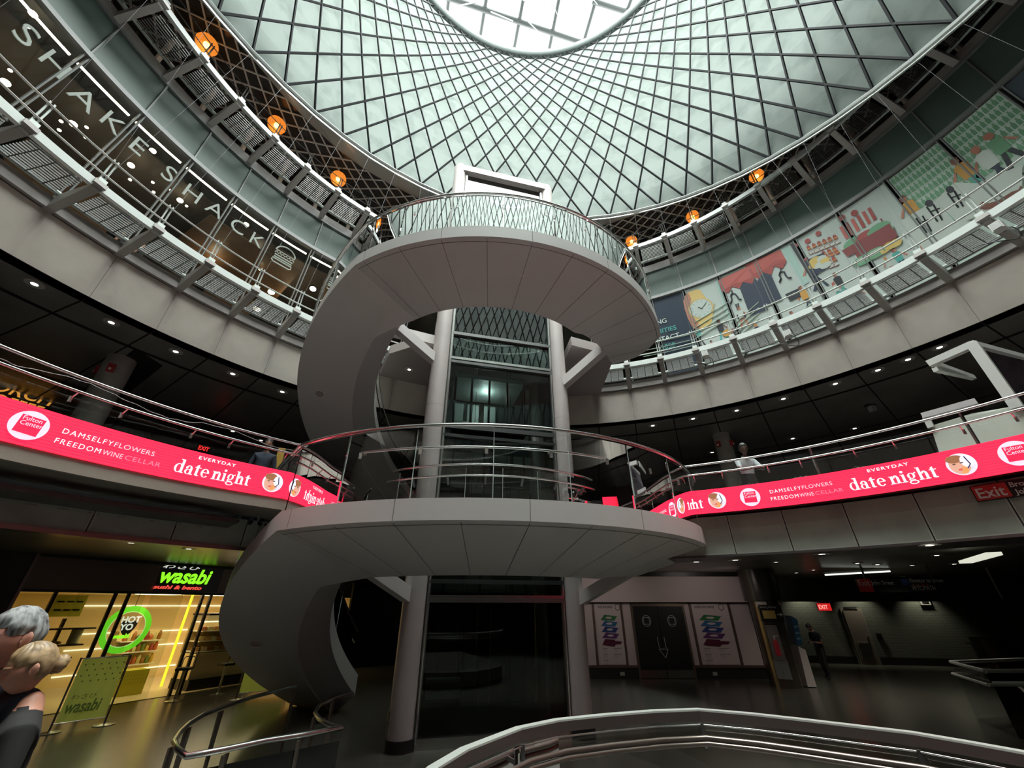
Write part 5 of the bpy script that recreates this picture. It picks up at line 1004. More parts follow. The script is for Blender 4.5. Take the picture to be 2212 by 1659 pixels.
for q0, q1 in ((dl + .02, dx - .01), (dx + .01, dr - .02)):
    b = MB(); b.box(q0, q1, WY - .05, WY, FZ + .26, -.02); o = b.build('door_leaf', mat('door_black', (.006, .006, .006), .5), dd_)
    b = MB(); b.box(q0, q1, WY - .055, WY, FZ + .02, FZ + .26); b.build('kick_plate', steel, o)
    xc = q0 * .5 + q1 * .5; b = MB(); V = []; n = 24
    for k in range(n): a = 2 * pi * k / n; V += [(xc + .17 * cos(a), WY - .056, -.50 + .19 * sin(a)), (xc + .15 * cos(a), WY - .056, -.50 + .17 * sin(a))]
    b.add(V, [(2 * k, 2 * k + 1, (2 * k + 3) % (2 * n), (2 * k + 2) % (2 * n)) for k in range(n)])
    for s in (-1, 1): b.box(xc + .11 * s - .01, xc + .11 * s + .01, WY - .058, WY - .055, -.61, -.39); b.box(xc - .12, xc + .12, WY - .058, WY - .055, -.50 + .11 * s - .01, -.50 + .11 * s + .01)
    b.build('round_emblem', mat('emblem_grey', (.34, .33, .33), .5), o)
    b = MB(); b.lathe([(.03, 0), (.03, .04)], (q1 - .2 if q0 == dl + .02 else q0 + .25, WY - .06, FZ + .16), 10); b.build('door_stop', steel, o)
b = MB(); L = [(-.17, -1.02), (-.15, -1.36), (.12, -1.36), (.10, -1.02)]
for p, q in (((-.17, -1.02), (-.15, -1.36)), ((.08, -1.02), (.10, -1.36)), ((-.17, -1.39), (.16, -1.39)), ((-.17, -1.39), (0.03, -1.66)), ((.16, -1.39), (.03, -1.66))): b.bar((dx + p[0], WY - .06, p[1]), (dx + q[0], WY - .06, q[1]), .018, .012)
b.build('line_emblem', mat('emblem_white', (.6, .6, .58), .5), dd_)
def mapposter(pxl, pxr, lab):
    t = thing('map_poster', lab, 'poster'); x0, x1 = wp(*pxl).x, wp(*pxr).x; w = x1 - x0; b = MB(); b.box(x0, x1, WY - .02, WY - .003, FZ + .42, .08); b.build('sheet', mat('poster_pale', (.64, .54, .525), .55), t)
    g = frame((x0, WY - .026, 0), (1, 0, 0), (0, 0, 1))
    text('SHOPS AND DINING', .105, lambda x, y, z=0: g(.08 * w + x * w * .55 / wide('SHOPS AND DINING', .105, 1), -.08 + y), mat('poster_ink', (.05, .03, .04), .6), 'lettering', t, off=.002)
    b = MB(); n = 20; V = []
    for k in range(n): a = 2 * pi * k / n; V += [g(.83 * w + .095 * cos(a), -.05 + .115 * sin(a)), g(.83 * w + .075 * cos(a), -.05 + .095 * sin(a))]
    b.add(V, [(2 * k, 2 * k + 1, (2 * k + 3) % (2 * n), (2 * k + 2) % (2 * n)) for k in range(n)]); b.build('round_logo', M['poster_ink'], t)
    for i, (c, nm) in enumerate((((.03, .18, .05), 'green'), ((.03, .13, .28), 'blue'), ((.025, .05, .2), 'indigo'), ((.13, .035, .16), 'purple'), ((.10, .008, .03), 'crimson'))):
        y = -.38 - .19 * i; b = MB(); k = .003 * i
        b.add([g(w * (.14 + .0 * i), y - .10, .002 + k), g(w * .30, y + .08, .002 + k), g(w * .78, y + .03, .002 + k), g(w * .66, y - .12, .002 + k)] if i < 4 else [g(w * .12, y - .12, .015), g(w * .24, y + .06, .015), g(w * .60, y + .04, .015), g(w * .60, y + .0, .015), g(w * .86, y - .02, .015), g(w * .80, y - .10, .015), g(w * .62, y - .10, .015), g(w * .56, y - .18, .015)], [tuple(range(4 if i < 4 else 8))]); b.build('floor_plan_' + nm, mat('plan_' + nm, c, .6), t)
        if i < 4: b = MB(); b.add([g(w * (.46 + .12 * cos(q)), y - .02 + .035 * sin(q), .004 + k) for q in [2 * pi * j / 14 for j in range(14)]], [tuple(range(14))]); b.build('plan_void', M['poster_pale'], t)
    b = MB()
    for col in (0, 1):
        for r in range(3 - col):
            y = -1.36 - .18 * r; b.add([g(w * (.12 + .40 * col), y), g(w * (.12 + .40 * col), y - .02), g(w * (.30 + .5 * col), y - .02), g(w * (.30 + .5 * col), y)], [(0, 1, 2, 3)])
            for q in range(3): b.add([g(w * (.12 + .40 * col), y - .05 - .035 * q), g(w * (.12 + .40 * col), y - .056 - .035 * q), g(w * (.28 + .40 * col), y - .056 - .035 * q), g(w * (.28 + .40 * col), y - .05 - .035 * q)], [(0, 1, 2, 3)])
    b.build('printed_lines', mat('poster_grey_ink', (.22, .18, .19), .6), t)
mapposter((1297, 1430), (1358, 1440), 'pale directory poster with stacked floor plans left of the black double door'); mapposter((1520, 1450), (1602, 1450), 'pale directory poster with stacked floor plans right of the black double door')
# ---- metal pillar with extinguisher, vending sign, help point
pl = thing('pillar', 'round bronze metal pillar with fire extinguisher niche at the end of the white hoarding', 'pillar'); PP = Vector((8.92, 15.95, 0))
pm = mat('pillar_bronze', (.20, .17, .14), .24, .85, nz=(2, .1)); b = MB(); b.lathe([(.47, FZ), (.47, .16)], PP, 32); b.build('shaft', pm, pl, 40); b = MB(); b.lathe([(.60, .16), (.60, 1.15)], PP, 32); b.build('collar', mat('pillar_collar', (.06, .055, .05), .3, .5), pl, 40)
du = Vector((-PP.x, -PP.y, 0)).normalized(); dsd = Vector((-du.y, du.x, 0))
def pf_(ang, z, r=.48): d = Matrix.Rotation(rad(ang), 3, 'Z') @ du; return PP + d * r + Vector((0, 0, z)), d, Vector((-d.y, d.x, 0))
c, d, s = pf_(12, .60, .605); b = MB(); b.obox(c, d * .012, s * .05, (0, 0, .22)); b.build('reflected_strip', emit('pink_strip', (.9, .14, .2), .6), pl) if 0 else None
c, d, s = pf_(2, -1.05); b = MB(); b.obox(c, d * .03, s * .17, (0, 0, .48)); b.build('cabinet_frame', mat('cabinet_metal', (.35, .32, .3), .3, .7), pl)
c, d, s = pf_(2, -1.78, .485); b = MB(); b.obox(c, d * .01, s * .20, (0, 0, .26)); nn = b.build('fire_panel', mat('fire_panel_grey', (.20, .20, .19), .5), pl)
g = frame(c + d * .015 + Vector((0, 0, .22)), s * -1 if 0 else s, (0, 0, 1))
for i, ch in enumerate('FIRE'): text(ch, .13, (lambda x, y, z=0, i=i: c + d * .013 + s * (x - .05) + Vector((0, 0, .11 - .125 * i + y))), mat('fire_letter', (.12, .11, .11), .6), 'lettering', pl)
fe = thing('fire_extinguisher', 'red fire extinguisher in the niche on the bronze pillar', 'fire extinguisher'); c, d, s = pf_(2, -1.42, .60); b = MB(); b.lathe([(.02, 0), (.075, .02), (.075, .36), (.05, .43), (.02, .46)], c, 16); b.build('cylinder', mat('extinguisher_red', (.55, .03, .05), .3), fe, 50); b = MB(); b.bar(c + Vector((0, 0, .46)), c + Vector((0, 0, .56)), .03, .03); b.bar(c + Vector((0, 0, .54)) - s * .02, c + s * .12 + Vector((0, 0, .56)), .02, .02); b.build('valve', white_p, fe)
vs_ = thing('vending_sign', 'small black Vending Machine sign with arrow fixed to the bronze pillar', 'sign'); c, d, s = pf_(14, -.22, .56); b = MB(); b.obox(c, d * .03, s * .34, (0, 0, .25)); b.build('board', black, vs_)
text('Vending Machine', .085, lambda x, y, z=0: c + d * .034 - s * -(.0) + s * (x * .85 - .31) + Vector((0, 0, .15 + y)), white_p, 'lettering', vs_); b = MB(); b.obox(c + d * .032 - s * .08 + Vector((0, 0, -.04)), d * .003, s * .19, (0, 0, .12)); b.build('ticket_panel', mat('ticket_yellow', (.55, .38, .10), .5), vs_)
text('Metro', .13, lambda x, y, z=0: c + d * .038 + s * (x - .22) + Vector((0, 0, -.09 + y)), mat('ticket_ink', (.25, .05, .03), .5), 'lettering', vs_, shear=.3) if 0 else None
b = MB(); b.bar(c + d * .036 + s * .16 + Vector((0, 0, -.04)), c + d * .036 + s * .28 + Vector((0, 0, -.04)), .02, .03); b.add([c + d * .037 + s * .25 + Vector((0, 0, .02)), c + d * .037 + s * .32 + Vector((0, 0, -.04)), c + d * .037 + s * .25 + Vector((0, 0, -.1))], [(0, 1, 2)]); b.build('arrow', white_p, vs_)
c, d, s = pf_(-10, .06, .49); b = MB(); b.obox(c, d * .02, s * .17, (0, 0, .09)); tag(b.build('pillar_plaque', mat('plaque_pale', (.45, .4, .36), .5), None), 'small pale plaque near the top of the bronze pillar', 'plaque')
hp = thing('help_kiosk', 'slim help point with white side panel and blue screen beside the bronze pillar', 'kiosk')
def kp(x, y, d=0): return aty(x, y, 15.7 + d)
b = MB(); b.prism([kp(1746, 1487), kp(1765, 1486), kp(1740, 1404), kp(1724, 1396)], (.04, .5, 0)); b.build('side_panel', mat('kiosk_white', (.62, .56, .53), .5), hp)
b = MB(); b.prism([kp(1722, 1394), kp(1734, 1392), kp(1722, 1338), kp(1708, 1330)], (.05, .45, 0)); b.build('screen_panel', mat('kiosk_blue', (.03, .10, .2), .3), hp)
b = MB()
for y in (1352, 1366, 1378): b.add([kp(1712 + (y - 1338) * .22, y, -.01), kp(1720 + (y - 1338) * .22, y - 1, -.01), kp(1721 + (y - 1338) * .22, y + 3, -.01), kp(1713 + (y - 1338) * .22, y + 4, -.01)], [(0, 1, 2, 3)])
b.build('screen_text', mat('kiosk_text', (.2, .4, .5), .4), hp); b = MB(); b.box(kp(1755, 1486).x - .14, kp(1755, 1486).x + .12, 15.7, 16.2, FZ, FZ + .02); b.build('foot_plate', steel_dark, hp)
# ---- tiled wall at the back right with service door
BW0, BW1 = Vector((12.3, 22.35, 0)), Vector((24.0, 19.7, 0)); bd = (BW1 - BW0).normalized(); bn = Vector((bd.y, -bd.x, 0)) * 1
if bn.y > 0: bn = -bn
tw_ = tiles('wall_tile_grey', (.13, .135, .118), (.06, .06, .055), .30, .10, .4, .06, mortar=.006, axis=(pi / 2, 0, 0))
b = MB(); b.obox(((BW0 + BW1) / 2).to_tuple()[:2] + (-.57,), (BW1 - BW0) / 2, bn * .1, (0, 0, 1.71)); st(b.build('wall_back', tw_))
b = MB(); b.obox(((BW0 + BW1) / 2 + bn * .11).to_tuple()[:2] + (FZ + .14,), (BW1 - BW0) / 2, bn * .02, (0, 0, .14)); st(b.build('baseboard_back', black))
def bwp(x, y, off=.1): return onplane(x, y, BW0 + bn * off, bn)
sd = struct('door_2', 'grey steel service door with louvred grille in the tiled back wall')
P0, P1 = bwp(1842, 1432), bwp(1889, 1434); zt_ = bwp(1820, 1322).z; u0, u1 = (P0 - BW0).dot(bd), (P1 - BW0).dot(bd)
def bwbox(u0, u1, z0, z1, o0, o1, m, nm, par): b = MB(); c = BW0 + bd * (u0 + u1) / 2 + bn * (o0 + o1) / 2; b.obox((c.x, c.y, (z0 + z1) / 2), bd * (u1 - u0) / 2, bn * (o1 - o0) / 2, (0, 0, (z1 - z0) / 2)); return b.build(nm, m, par)
u0 = (bwp(1820, 1324) - BW0).dot(bd); u1 = (bwp(1858, 1324) - BW0).dot(bd)
df_ = mat('door_frame_grey', (.2, .18, .16), .5); dm_ = mat('door_taupe', (.19, .155, .135), .45)
bwbox(u0 - .08, u1 + .08, FZ, -.12, .1, .16, df_, 'door_frame', sd); bwbox(u0, u1, FZ, -.2, .15, .19, dm_, 'door_leaf', sd); bwbox(u0 + .1, u1 - .1, FZ + .2, FZ + .85, .19, .21, df_, 'grille_frame', sd)
b = MB()
for k in range(9): z = FZ + .26 + .065 * k; c = BW0 + bd * (u0 + u1) / 2 + bn * .215; b.obox((c.x, c.y, z), bd * ((u1 - u0) / 2 - .14), bn * .008, (0, 0, .022))
b.build('louvres', mat('louvre_dark', (.045, .042, .038), .5), sd); bwbox(u1 - .14, u1 - .08, FZ + 1.0, FZ + 1.06, .19, .25, steel, 'door_knob', sd); bwbox(u0 + .1, u1 - .1, -.1, -.05, .12, .2, black, 'door_closer', sd)
t = thing('exit_sign', 'glowing red EXIT sign on the tiled wall left of the service door', 'sign'); P = bwp(1780, 1311, .3); b = MB(); b.obox(P, bd * .30, bn * .03, (0, 0, .17)); b.build('housing', black, t); b = MB(); b.obox(P + bn * .033, bd * .28, bn * .003, (0, 0, .15)); b.build('face', emit('exit_face', (.75, .02, .02), .75), t)
text('EXIT', .24, lambda x, y, z=0: P + bn * .04 + bd * (x * .78 - .25) + Vector((0, 0, y - .09)), emit('exit_bright', (1, .35, .3), 1.2), 'lettering', t, off=.006)
for px, nm, lab, cat in (((1899, 1374), 'wall_switch', 'small dark wall box right of the service door', 'switch'), ((1995, 1296), 'wall_speaker', 'square dark speaker high on the tiled back wall', 'speaker')):
    P = bwp(*px, .14); w = .10 if nm == 'wall_switch' else .2; b = MB(); b.obox(P, bd * w, bn * .04, (0, 0, w)); t = thing(nm, lab, cat); b.build('box', M['camera_grey'] if nm != 'wall_switch' else black, t); b = MB(); b.obox(P + bn * .045, bd * w * .6, bn * .01, (0, 0, w * .6)); b.build('face', black, t)
t = thing('wall_handrail', 'short dark handrail bracket on the tiled back wall near the right', 'handrail'); b = MB(); b.tube([bwp(2085, 1389, .25), bwp(2130, 1391, .25)], .025, 6); b.build('rail', black, t); b = MB(); b.bar(bwp(2097, 1390, .1), bwp(2097, 1390, .25), .03, .08); b.build('bracket', black, t)
for x in (1730, 1850, 1986):
    P = bwp(x, 1283, .45); l = bpy.data.lights.new('wall_washer', 'SPOT'); l.energy = 110; l.color = (1, .96, .72); l.spot_size = rad(95); l.spot_blend = .9; l.shadow_soft_size = .08; o = bpy.data.objects.new('wall_washer', l); COL.objects.link(o); o.location = (P.x, P.y, P.z + .45); d = Vector((-bn.x * .25, -bn.y * .25, -1)); o.rotation_euler = d.to_track_quat('-Z', 'Y').to_euler()
b = MB(); b.obox(((BW0 + BW1) / 2 + bn * 1.3).to_tuple()[:2] + (.65,), (BW1 - BW0) / 2, bn * .05, (0, 0, .49)); st(b.build('trim_8', mat('bulkhead_bronze', (.11, .10, .085), .3, .6, nz=(1.2, .25))))
# hanging signs over the corridor
hs = thing('hanging_sign', 'black hanging sign with Exit John Street at left and WTC/PATH at right', 'sign'); HY = 14.6
def hpx(x, y, o=0): return aty(x, y, HY - o)
Q = [hpx(1852, 1253), hpx(1858, 1277), hpx(2060, 1277), hpx(2042, 1246)]; z1 = hpx(1950, 1250).z; z0 = hpx(1950, 1279).z; x0, x1 = hpx(1854, 1265).x, hpx(2048, 1265).x
b = MB(); b.box(x0, x1, HY, HY + .06, z0, z1); b.build('board', black, hs); H = z1 - z0; xm = hpx(1950, 1265).x
b = MB(); b.box(x0, hpx(1884, 1265).x, HY - .006, HY, z0, z1); b.build('red_block', M['sign_red'], hs); b = MB(); b.box(xm, hpx(1966, 1265).x, HY - .006, HY, z0 + H * .5, z1 - .02); b.build('access_symbol', mat('access_blue', (.05, .08, .25), .4), hs)
ws = mat('sign_white_paint', (.9, .9, .88), .5)
def ht(s, px, h, L, m=ws): vs, fs = text_geo(s, 1); w = max(v.x for v in vs); k = max(v.y for v in vs); P = hpx(*px, .01); b = MB(); b.add([(P.x + v.x * L / w, P.y, P.z + v.y * h / k) for v in vs], fs); b.build('lettering', m, hs)
W_ = x1 - x0; ht('Exit', (1855, 1265), H * .42, W_ * .135); ht('John Street', (1884, 1263), H * .3, W_ * .25); ht('Elevator to street', (1966, 1258), H * .3, W_ * .38); ht('WTC/PATH', (1972, 1275), H * .33, W_ * .26)
for i, (ch, c) in enumerate((('A', (.02, .06, .25)), ('C', (.02, .06, .25)), ('J', (.25, .12, .03)), ('Z', (.25, .12, .03)), ('4', (.02, .2, .06)), ('5', (.02, .2, .06)))[2:]):
    P = hpx(1973 + 10 * i, 1264, .008); b = MB(); b.add([(P.x + .05 * cos(q), P.y, P.z + .05 * sin(q)) for q in [2 * pi * k / 14 for k in range(14)]], [tuple(range(14))]); b.build('route_disc', mat('route_%s' % ch, c if i < 2 else (.35, .05, .03), .5), hs)
for x in (1870, 2015): P = hpx(x, 1248); b = MB(); b.tube([(P.x, HY + .03, z1), (P.x, HY + .03, 1.15)], .03, 6); b.build('hanger', black, hs)
t = thing('tube_light', 'slim white tube light under the low ceiling left of the hanging sign', 'light'); b = MB(); b.bar(aty(1783, 1242, 15.2), aty(1922, 1234, 15.2), .06, .05); b.build('tube', emit('tube_cool', (.9, .95, .85), 1.2), t); b = MB(); b.bar(aty(1780, 1238, 15.25), aty(1925, 1229, 15.25), .12, .06); b.build('housing', bracket_m, t)
t = thing('tube_light', 'angled ceiling light box over the corridor at the far right', 'light'); b = MB(); b.bar(atz(2085, 1214, .9), atz(2148, 1196, .9), .22, .06); b.build('tube', emit('box_light', (.9, .9, .75), .8), t)
# dark shapes at the far right: bronze column, sign, posts
t = thing('column', 'dark column with a bronze sheen at the far right of the corridor', 'column'); P = atz(2175, 1455, FZ); b = MB(); b.lathe([(.42, FZ), (.42, .3)], P, 28); b.build('shaft', mat('dark_bronze', (.12, .095, .075), .28, .8), t, 40); b = MB(); b.lathe([(.6, .3), (.6, 1.15)], P, 28); b.build('collar', black, t, 40)
b = MB(); P = aty(2170, 1310, 15.0); b.box(P.x - .1, P.x + 1.2, 15.0, 15.06, P.z - .22, P.z + .22); t = thing('hanging_sign', 'dim dark hanging sign at the right photo edge', 'sign'); b.build('board', mat('sign_dim', (.03, .026, .02), .4), t); b = MB(); b.tube([(P.x + .1, 15.03, P.z + .2), (P.x + .1, 15.03, 1.15)], .03, 6); b.build('hanger', M['bracket_paint'], t); text('Fulton', .2, lambda x, y, z=0: Vector((P.x - .02 + x, 14.99, P.z - .06 + y)), mat('sign_dim_text', (.16, .14, .11), .5), 'lettering', t)
# ---- floor guards
gr = thing('glass_stair_guard', 'glass balustrade with double steel rails at the right edge of the floor', 'railing')
G = [Vector((13.6, 12.4, 0)), Vector((10.75, 11.75, 0)), Vector((9.98, 10.2, 0)), Vector((14.0, 10.25, 0))]
for z, sh, r in ((-1.2, 0, .035), (-1.42, -.12, .03)): q = [p + (Vector((-1, .1, 0)) * -sh * 1.5 if i in (1, 2) else Vector()) * 0 + Vector((sh * 1.6 if i in (1, 2) else 0, sh, z)) for i, p in enumerate(G)]; b = MB(); [b.tube([q[i], q[i + 1]], r, 8) for i in range(3)]; b.build('handrail', rail_bright, gr, 50)
for i in range(3):
    n = max(1, round((G[i + 1] - G[i]).length / 1.3))
    for k in range(n):
        p, q = G[i].lerp(G[i + 1], (k + .02) / n), G[i].lerp(G[i + 1], (k + .98) / n); b = MB(); b.add([p + Vector((0, 0, FZ)), q + Vector((0, 0, FZ)), q + Vector((0, 0, -1.22)), p + Vector((0, 0, -1.22))], [(0, 1, 2, 3)]); b.build('glass_panel', clear, gr); b = MB(); b.bar((p + q) / 2 + Vector((0, -.02, -1.55)), (p + q) / 2 + Vector((0, -.1, -1.45)), .06, .06); b.build('rail_clip', steel, gr)
# ramp guard at the left
rg = thing('ramp_guard', 'bent steel ramp handrail with flat tapered posts at the lower left floor', 'railing')
RP = [(606, 1490), (545, 1506), (480, 1528), (440, 1544), (410, 1562), (388, 1583), (376, 1602), (383, 1618), (404, 1634), (490, 1618), (573, 1600), (650, 1588), (738, 1572), (712, 1566), (690, 1553), (681, 1540), (688, 1525), (720, 1510), (762, 1498)]
V = [atz(x, y, -1.28) for x, y in RP]; V[0] += (V[0] - V[1]) * .6
b = MB(); b.tube(V, .028, 8); b.build('handrail', steel, rg, 50)
for i in (0, 2, 4, 6, 9, 11, 13, 15, 17):
    p = V[i]; b = MB(); b.prism([p + Vector((-.012, -.05, -.04)), p + Vector((-.012, .05, -.04)), Vector((p.x - .012, p.y + .02, FZ)), Vector((p.x - .012, p.y - .02, FZ))], (.024, 0, 0)); b.build('post', mat('post_bronze', (.17, .15, .12), .35, .6), rg)
b = MB(); q0, q1, q2 = V[8], V[12], V[12] + Vector((.9, .55, 0))
for p, q in ((q0, q1),): b.add([Vector((p.x, p.y, FZ)), Vector((q.x, q.y, FZ)), q + Vector((0, 0, -.12)), p + Vector((0, 0, -.12))], [(0, 1, 2, 3)])
b.build('dark_infill', mat('smoked_infill', (.012, .013, .012), .12, spec=.8), rg)
b = MB(); b.box(V[12].x, V[12].x + .9, V[12].y - .2, V[12].y - .12, FZ, -1.42); st(b.build('trim_9', mat('dark_curb_wall', (.05, .048, .043), .4))) if 0 else None
# foreground guard with wide steel cap, the raised landing behind it
FP = [(-.62, 2.25), (-.45, 2.96), (-.31, 3.29), (.04, 3.78), (.35, 4.02), (.75, 4.18), (1.2, 4.32), (1.62, 4.385), (2.0, 4.22), (2.32, 4.02), (2.85, 3.66), (3.02, 3.44), (3.16, 3.23), (3.35, 2.8)]
fg_ = thing('floor_guard', 'curved dark glass guard with wide bright steel cap in the foreground', 'railing'); fz = -.78
def off2(pts, o):
    out = []
    for i, p in enumerate(pts): a, c = Vector(pts[max(i - 1, 0)]), Vector(pts[min(i + 1, len(pts) - 1)]); d = (c - a).normalized(); out.append(Vector((p[0] + d.y * o, p[1] - d.x * o)))
    return out
def ribbon(o0, o1, z0, z1): A, B = off2(FP, o0), off2(FP, o1); return MB().sweep([[Vector((a.x, a.y, z0)), Vector((c.x, c.y, z0)), Vector((c.x, c.y, z1)), Vector((a.x, a.y, z1))] for a, c in zip(A, B)])
ribbon(-.02, .045, fz - .012, fz).build('cap_rail', mat('cap_steel', (.80, .84, .78), .4, .2), fg_); ribbon(.03, .045, fz - .075, fz - .012).build('cap_skirt', mat('cap_skirt_steel', (.20, .16, .15), .35, .8), fg_)
for z, r, o, nm in ((fz - .10, .006, .05, 'glass_top_edge'), (fz - .17, .018, .12, 'inner_rail'), (fz - .205, .018, .13, 'inner_rail')): A = off2(FP, o); b = MB(); b.tube([Vector((p.x, p.y, z)) for p in A], r, 8); b.build(nm, steel if nm != 'inner_rail' else mat('inner_rail_bronze', (.20, .165, .14), .3, .8), fg_, 50)
for i0, i1 in ((0, 3), (3, 7), (7, 10), (10, 13)):
    A = off2(FP, .02)[i0:i1 + 1]; b = MB(); b.sweep([[Vector((p.x, p.y, -1.80)), Vector((p.x, p.y, fz - .10))] for p in A], closed_sec=False); b.build('glass_panel', glass('guard_smoked', (.62, .62, .58), ior=1.55), fg_)
for i in (3, 7, 10): p = off2(FP, .05)[i]; d = Vector((-p.x + 1, -p.y + 1.5, 0)).normalized(); b = MB(); b.bar((p.x, p.y, fz - .09), (p.x, p.y, fz - .26), .03, .02); b.bar((p.x, p.y, fz - .2), Vector((p.x, p.y, fz - .17)) + d * .07, .02, .025); b.build('rail_bracket', M['rail_clip_dark'], fg_); b = MB(); b.bar((p.x, p.y, fz - .21), (p.x, p.y, fz - .25), .03, .03); b.build('bright_clip', steel, fg_)
b = MB(); A = [Vector((*p, 0)) for p in FP]; b.prism([Vector((p.x, p.y, -2.2)) for p in A] + [Vector((3.6, -2, -2.2)), Vector((-4.2, -2, -2.2)), Vector((-4.2, 3.2, -2.2)), Vector((-1.2, 3.2, -2.2))], (0, 0, .35)); st(b.build('floor', mat('landing_stone', (.07, .065, .058), .4)))
for s, d_, e in ((.4, .9, 48), (3.4, 1.6, 50), (5.2, 1.2, 30)):
    l = bpy.data.lights.new('shop_light', 'AREA'); l.energy = e; l.color = (1, .80, .42); l.shape = 'RECTANGLE'; l.size = 1.8; l.size_y = 1.2; o = bpy.data.objects.new('shop_light', l); COL.objects.link(o); o.location = sl(s, d_, .31)
# ================================================================== PEOPLE
def g_(x, s): return math.exp(-(x / s) ** 2)
def headpt(u, v, fem=0, hair=0):       # u: around (0 = face, +right), v: -pi/2 chin .. pi/2 crown; face looks along -Y
    x, y, z = cos(v) * sin(u), -cos(v) * cos(u), sin(v)
    x *= .076; y *= .098; z *= .122
    if z < 0:
        s = min(1, -z / .122); x *= 1 - (.30 + .06 * fem) * s ** 1.3; y *= 1 - (.42 if y > 0 else .06) * s
    if y > 0: y *= 1.06; z += .006 * (y / .1)
    if y < 0 and not hair:
        f = max(0, -y / .098) ** 2
        y -= f * (.006 * g_(z - .030, .014) * g_(x, .05))
        if -.05 < z < .025: y -= f * .028 * max(0, (.025 - z) / .06) ** 1.1 * g_(x, .0125) * (1 if z > -.034 else max(0, (z + .05) / .016))
        y -= f * .008 * g_(z + .028, .012) * g_(abs(x) - .013, .009)
        y += f * .012 * g_(abs(x) - .031, .017) * g_(z - .008, .015)
        y -= f * (.009 * g_(z + .060, .007) + .008 * g_(z + .074, .007)) * g_(x, .024)
        y += f * .005 * g_(z + .067, .003) * g_(x, .027)
        y -= f * .014 * g_(z + .104, .018) * g_(x, .026)
        y -= f * .005 * g_(z + .02, .025) * g_(abs(x) - .045, .02)
    return Vector((x, y, z))
def head_mesh(b, c, R, sc, fem=0, nu=56, nv=40):
    V = []; fs = []; zone = []
    for i in range(nv + 1):
        v = -pi / 2 + pi * i / nv
        for k in range(nu): V.append(c + R @ (headpt(-pi + 2 * pi * k / nu, v, fem) * sc))
    for i in range(nv):
        for k in range(nu): l = (k + 1) % nu; fs.append((i * nu + k, i * nu + l, (i + 1) * nu + l, (i + 1) * nu + k))
    b.add(V, fs)
    for s in (-1, 1):                   # ears
        q = c + R @ (Vector((.074 * s, .012, -.004)) * sc); E = []
        for i in range(7):
            t = -pi / 2 + pi * i / 6
            for k in range(12): a = 2 * pi * k / 12; E.append(q + R @ (Vector((s * (.004 + .012 * cos(t) * (1 if cos(a) > 0 else .4)) * (.5 + .5 * cos(t)), .020 * cos(t) * cos(a) + .006 * sin(t), .032 * sin(t) + .01 * cos(t) * sin(a))) * sc))
        b.add(E, [(i * 12 + k, i * 12 + (k + 1) % 12, (i + 1) * 12 + (k + 1) % 12, (i + 1) * 12 + k) for i in range(6) for k in range(12)])
def hair_mesh(c, R, sc, line, thick=.014, rough=.004, nu=56, nv=40, seed=1):
    b = MB(); V = []; keep = {}
    for i in range(nv + 1):
        v = -pi / 2 + pi * i / nv
        for k in range(nu):
            u = -pi + 2 * pi * k / nu; p = headpt(u, v, 0, 1); h = line(p, u); keep[i, k] = h > 0
            n = p.normalized(); t = thick * min(1, max(0, h) / .03) + rough * noise.noise(p * 55 + Vector((seed, 0, 0))) * (h > 0) + rough * .8 * sin(u * 40 + p.z * 90) * (h > 0)
            V.append(c + R @ ((p + n * max(t, .002)) * sc))
    fs = [(i * nu + k, i * nu + (k + 1) % nu, (i + 1) * nu + (k + 1) % nu, (i + 1) * nu + k) for i in range(nv) for k in range(nu) if keep[i, k] or keep[i + 1, k] or keep[i, (k + 1) % nu]]
    return b.add(V, fs)
def face_at(x, z, out=0):              # a place on the front of the face
    v = math.asin(max(-1, min(1, z / .122))); u = 0
    for _ in range(6): p = headpt(u, v); u += (x - p.x) / .07
    p = headpt(u, v); return p + Vector((0, -out, 0))
def rotz_(a): return Matrix.Rotation(a, 3, 'Z')
def hand(b, w, d, side, n=None, curl=.5, s=1.0):   # wrist, direction of the hand, palm normal; thumb on SIDE
    w, d = Vector(w), Vector(d).normalized(); n = Vector(n or (0, 1, 0)); x = d.cross(n).normalized() * side; n = x.cross(d).normalized() * side
    pal = [[w + d * t * s + x * a * wd * s + n * e * th * s for a, e in ((-1, -1), (1, -1), (1, 1), (-1, 1))] for t, wd, th in ((-.01, .024, .017), (.03, .036, .016), (.085, .042, .012))]
    b.sweep(pal)
    for k, (ox, ln) in enumerate(((-.033, .062), (-.011, .075), (.011, .080), (.033, .072))):
        p0 = w + (d * .078 + x * ox) * s; q = [p0]; dd = d.copy()
        for j, fr in enumerate((.45, .32, .23)): dd = (dd * cos(curl * (.5 + .3 * j)) - n * -sin(curl * (.5 + .3 * j))).normalized(); q.append(q[-1] + dd * ln * fr * s)
        b.tube(q, [.0088 * s, .0085 * s, .0078 * s, .006 * s], 7)
    p0 = w + (d * .02 + x * .03) * s; p1 = p0 + (d * .6 + x * .7 + n * .3).normalized() * .04 * s; p2 = p1 + (d * .9 + x * .25 + n * .3).normalized() * .032 * s; b.tube([p0, p1, p2], [.012 * s, .010 * s, .008 * s], 7)
BASE = dict(pelvis=(0, 0, .96), waist=(0, .005, 1.10), chest=(0, 0, 1.28), upper=(0, .01, 1.40), neck=(0, .015, 1.475), neck2=(0, -.005, 1.55),
            shL=(.165, .01, 1.405), elL=(.235, .02, 1.13), wrL=(.25, -.06, .88), shR=(-.165, .01, 1.405), elR=(-.235, .02, 1.13), wrR=(-.25, -.06, .88),
            hipL=(.092, 0, .90), knL=(.105, -.02, .50), anL=(.11, .02, .09), toL=(.125, -.15, .03), hipR=(-.092, 0, .90), knR=(-.105, -.02, .50), anR=(-.11, .02, .09), toR=(-.125, -.15, .03))
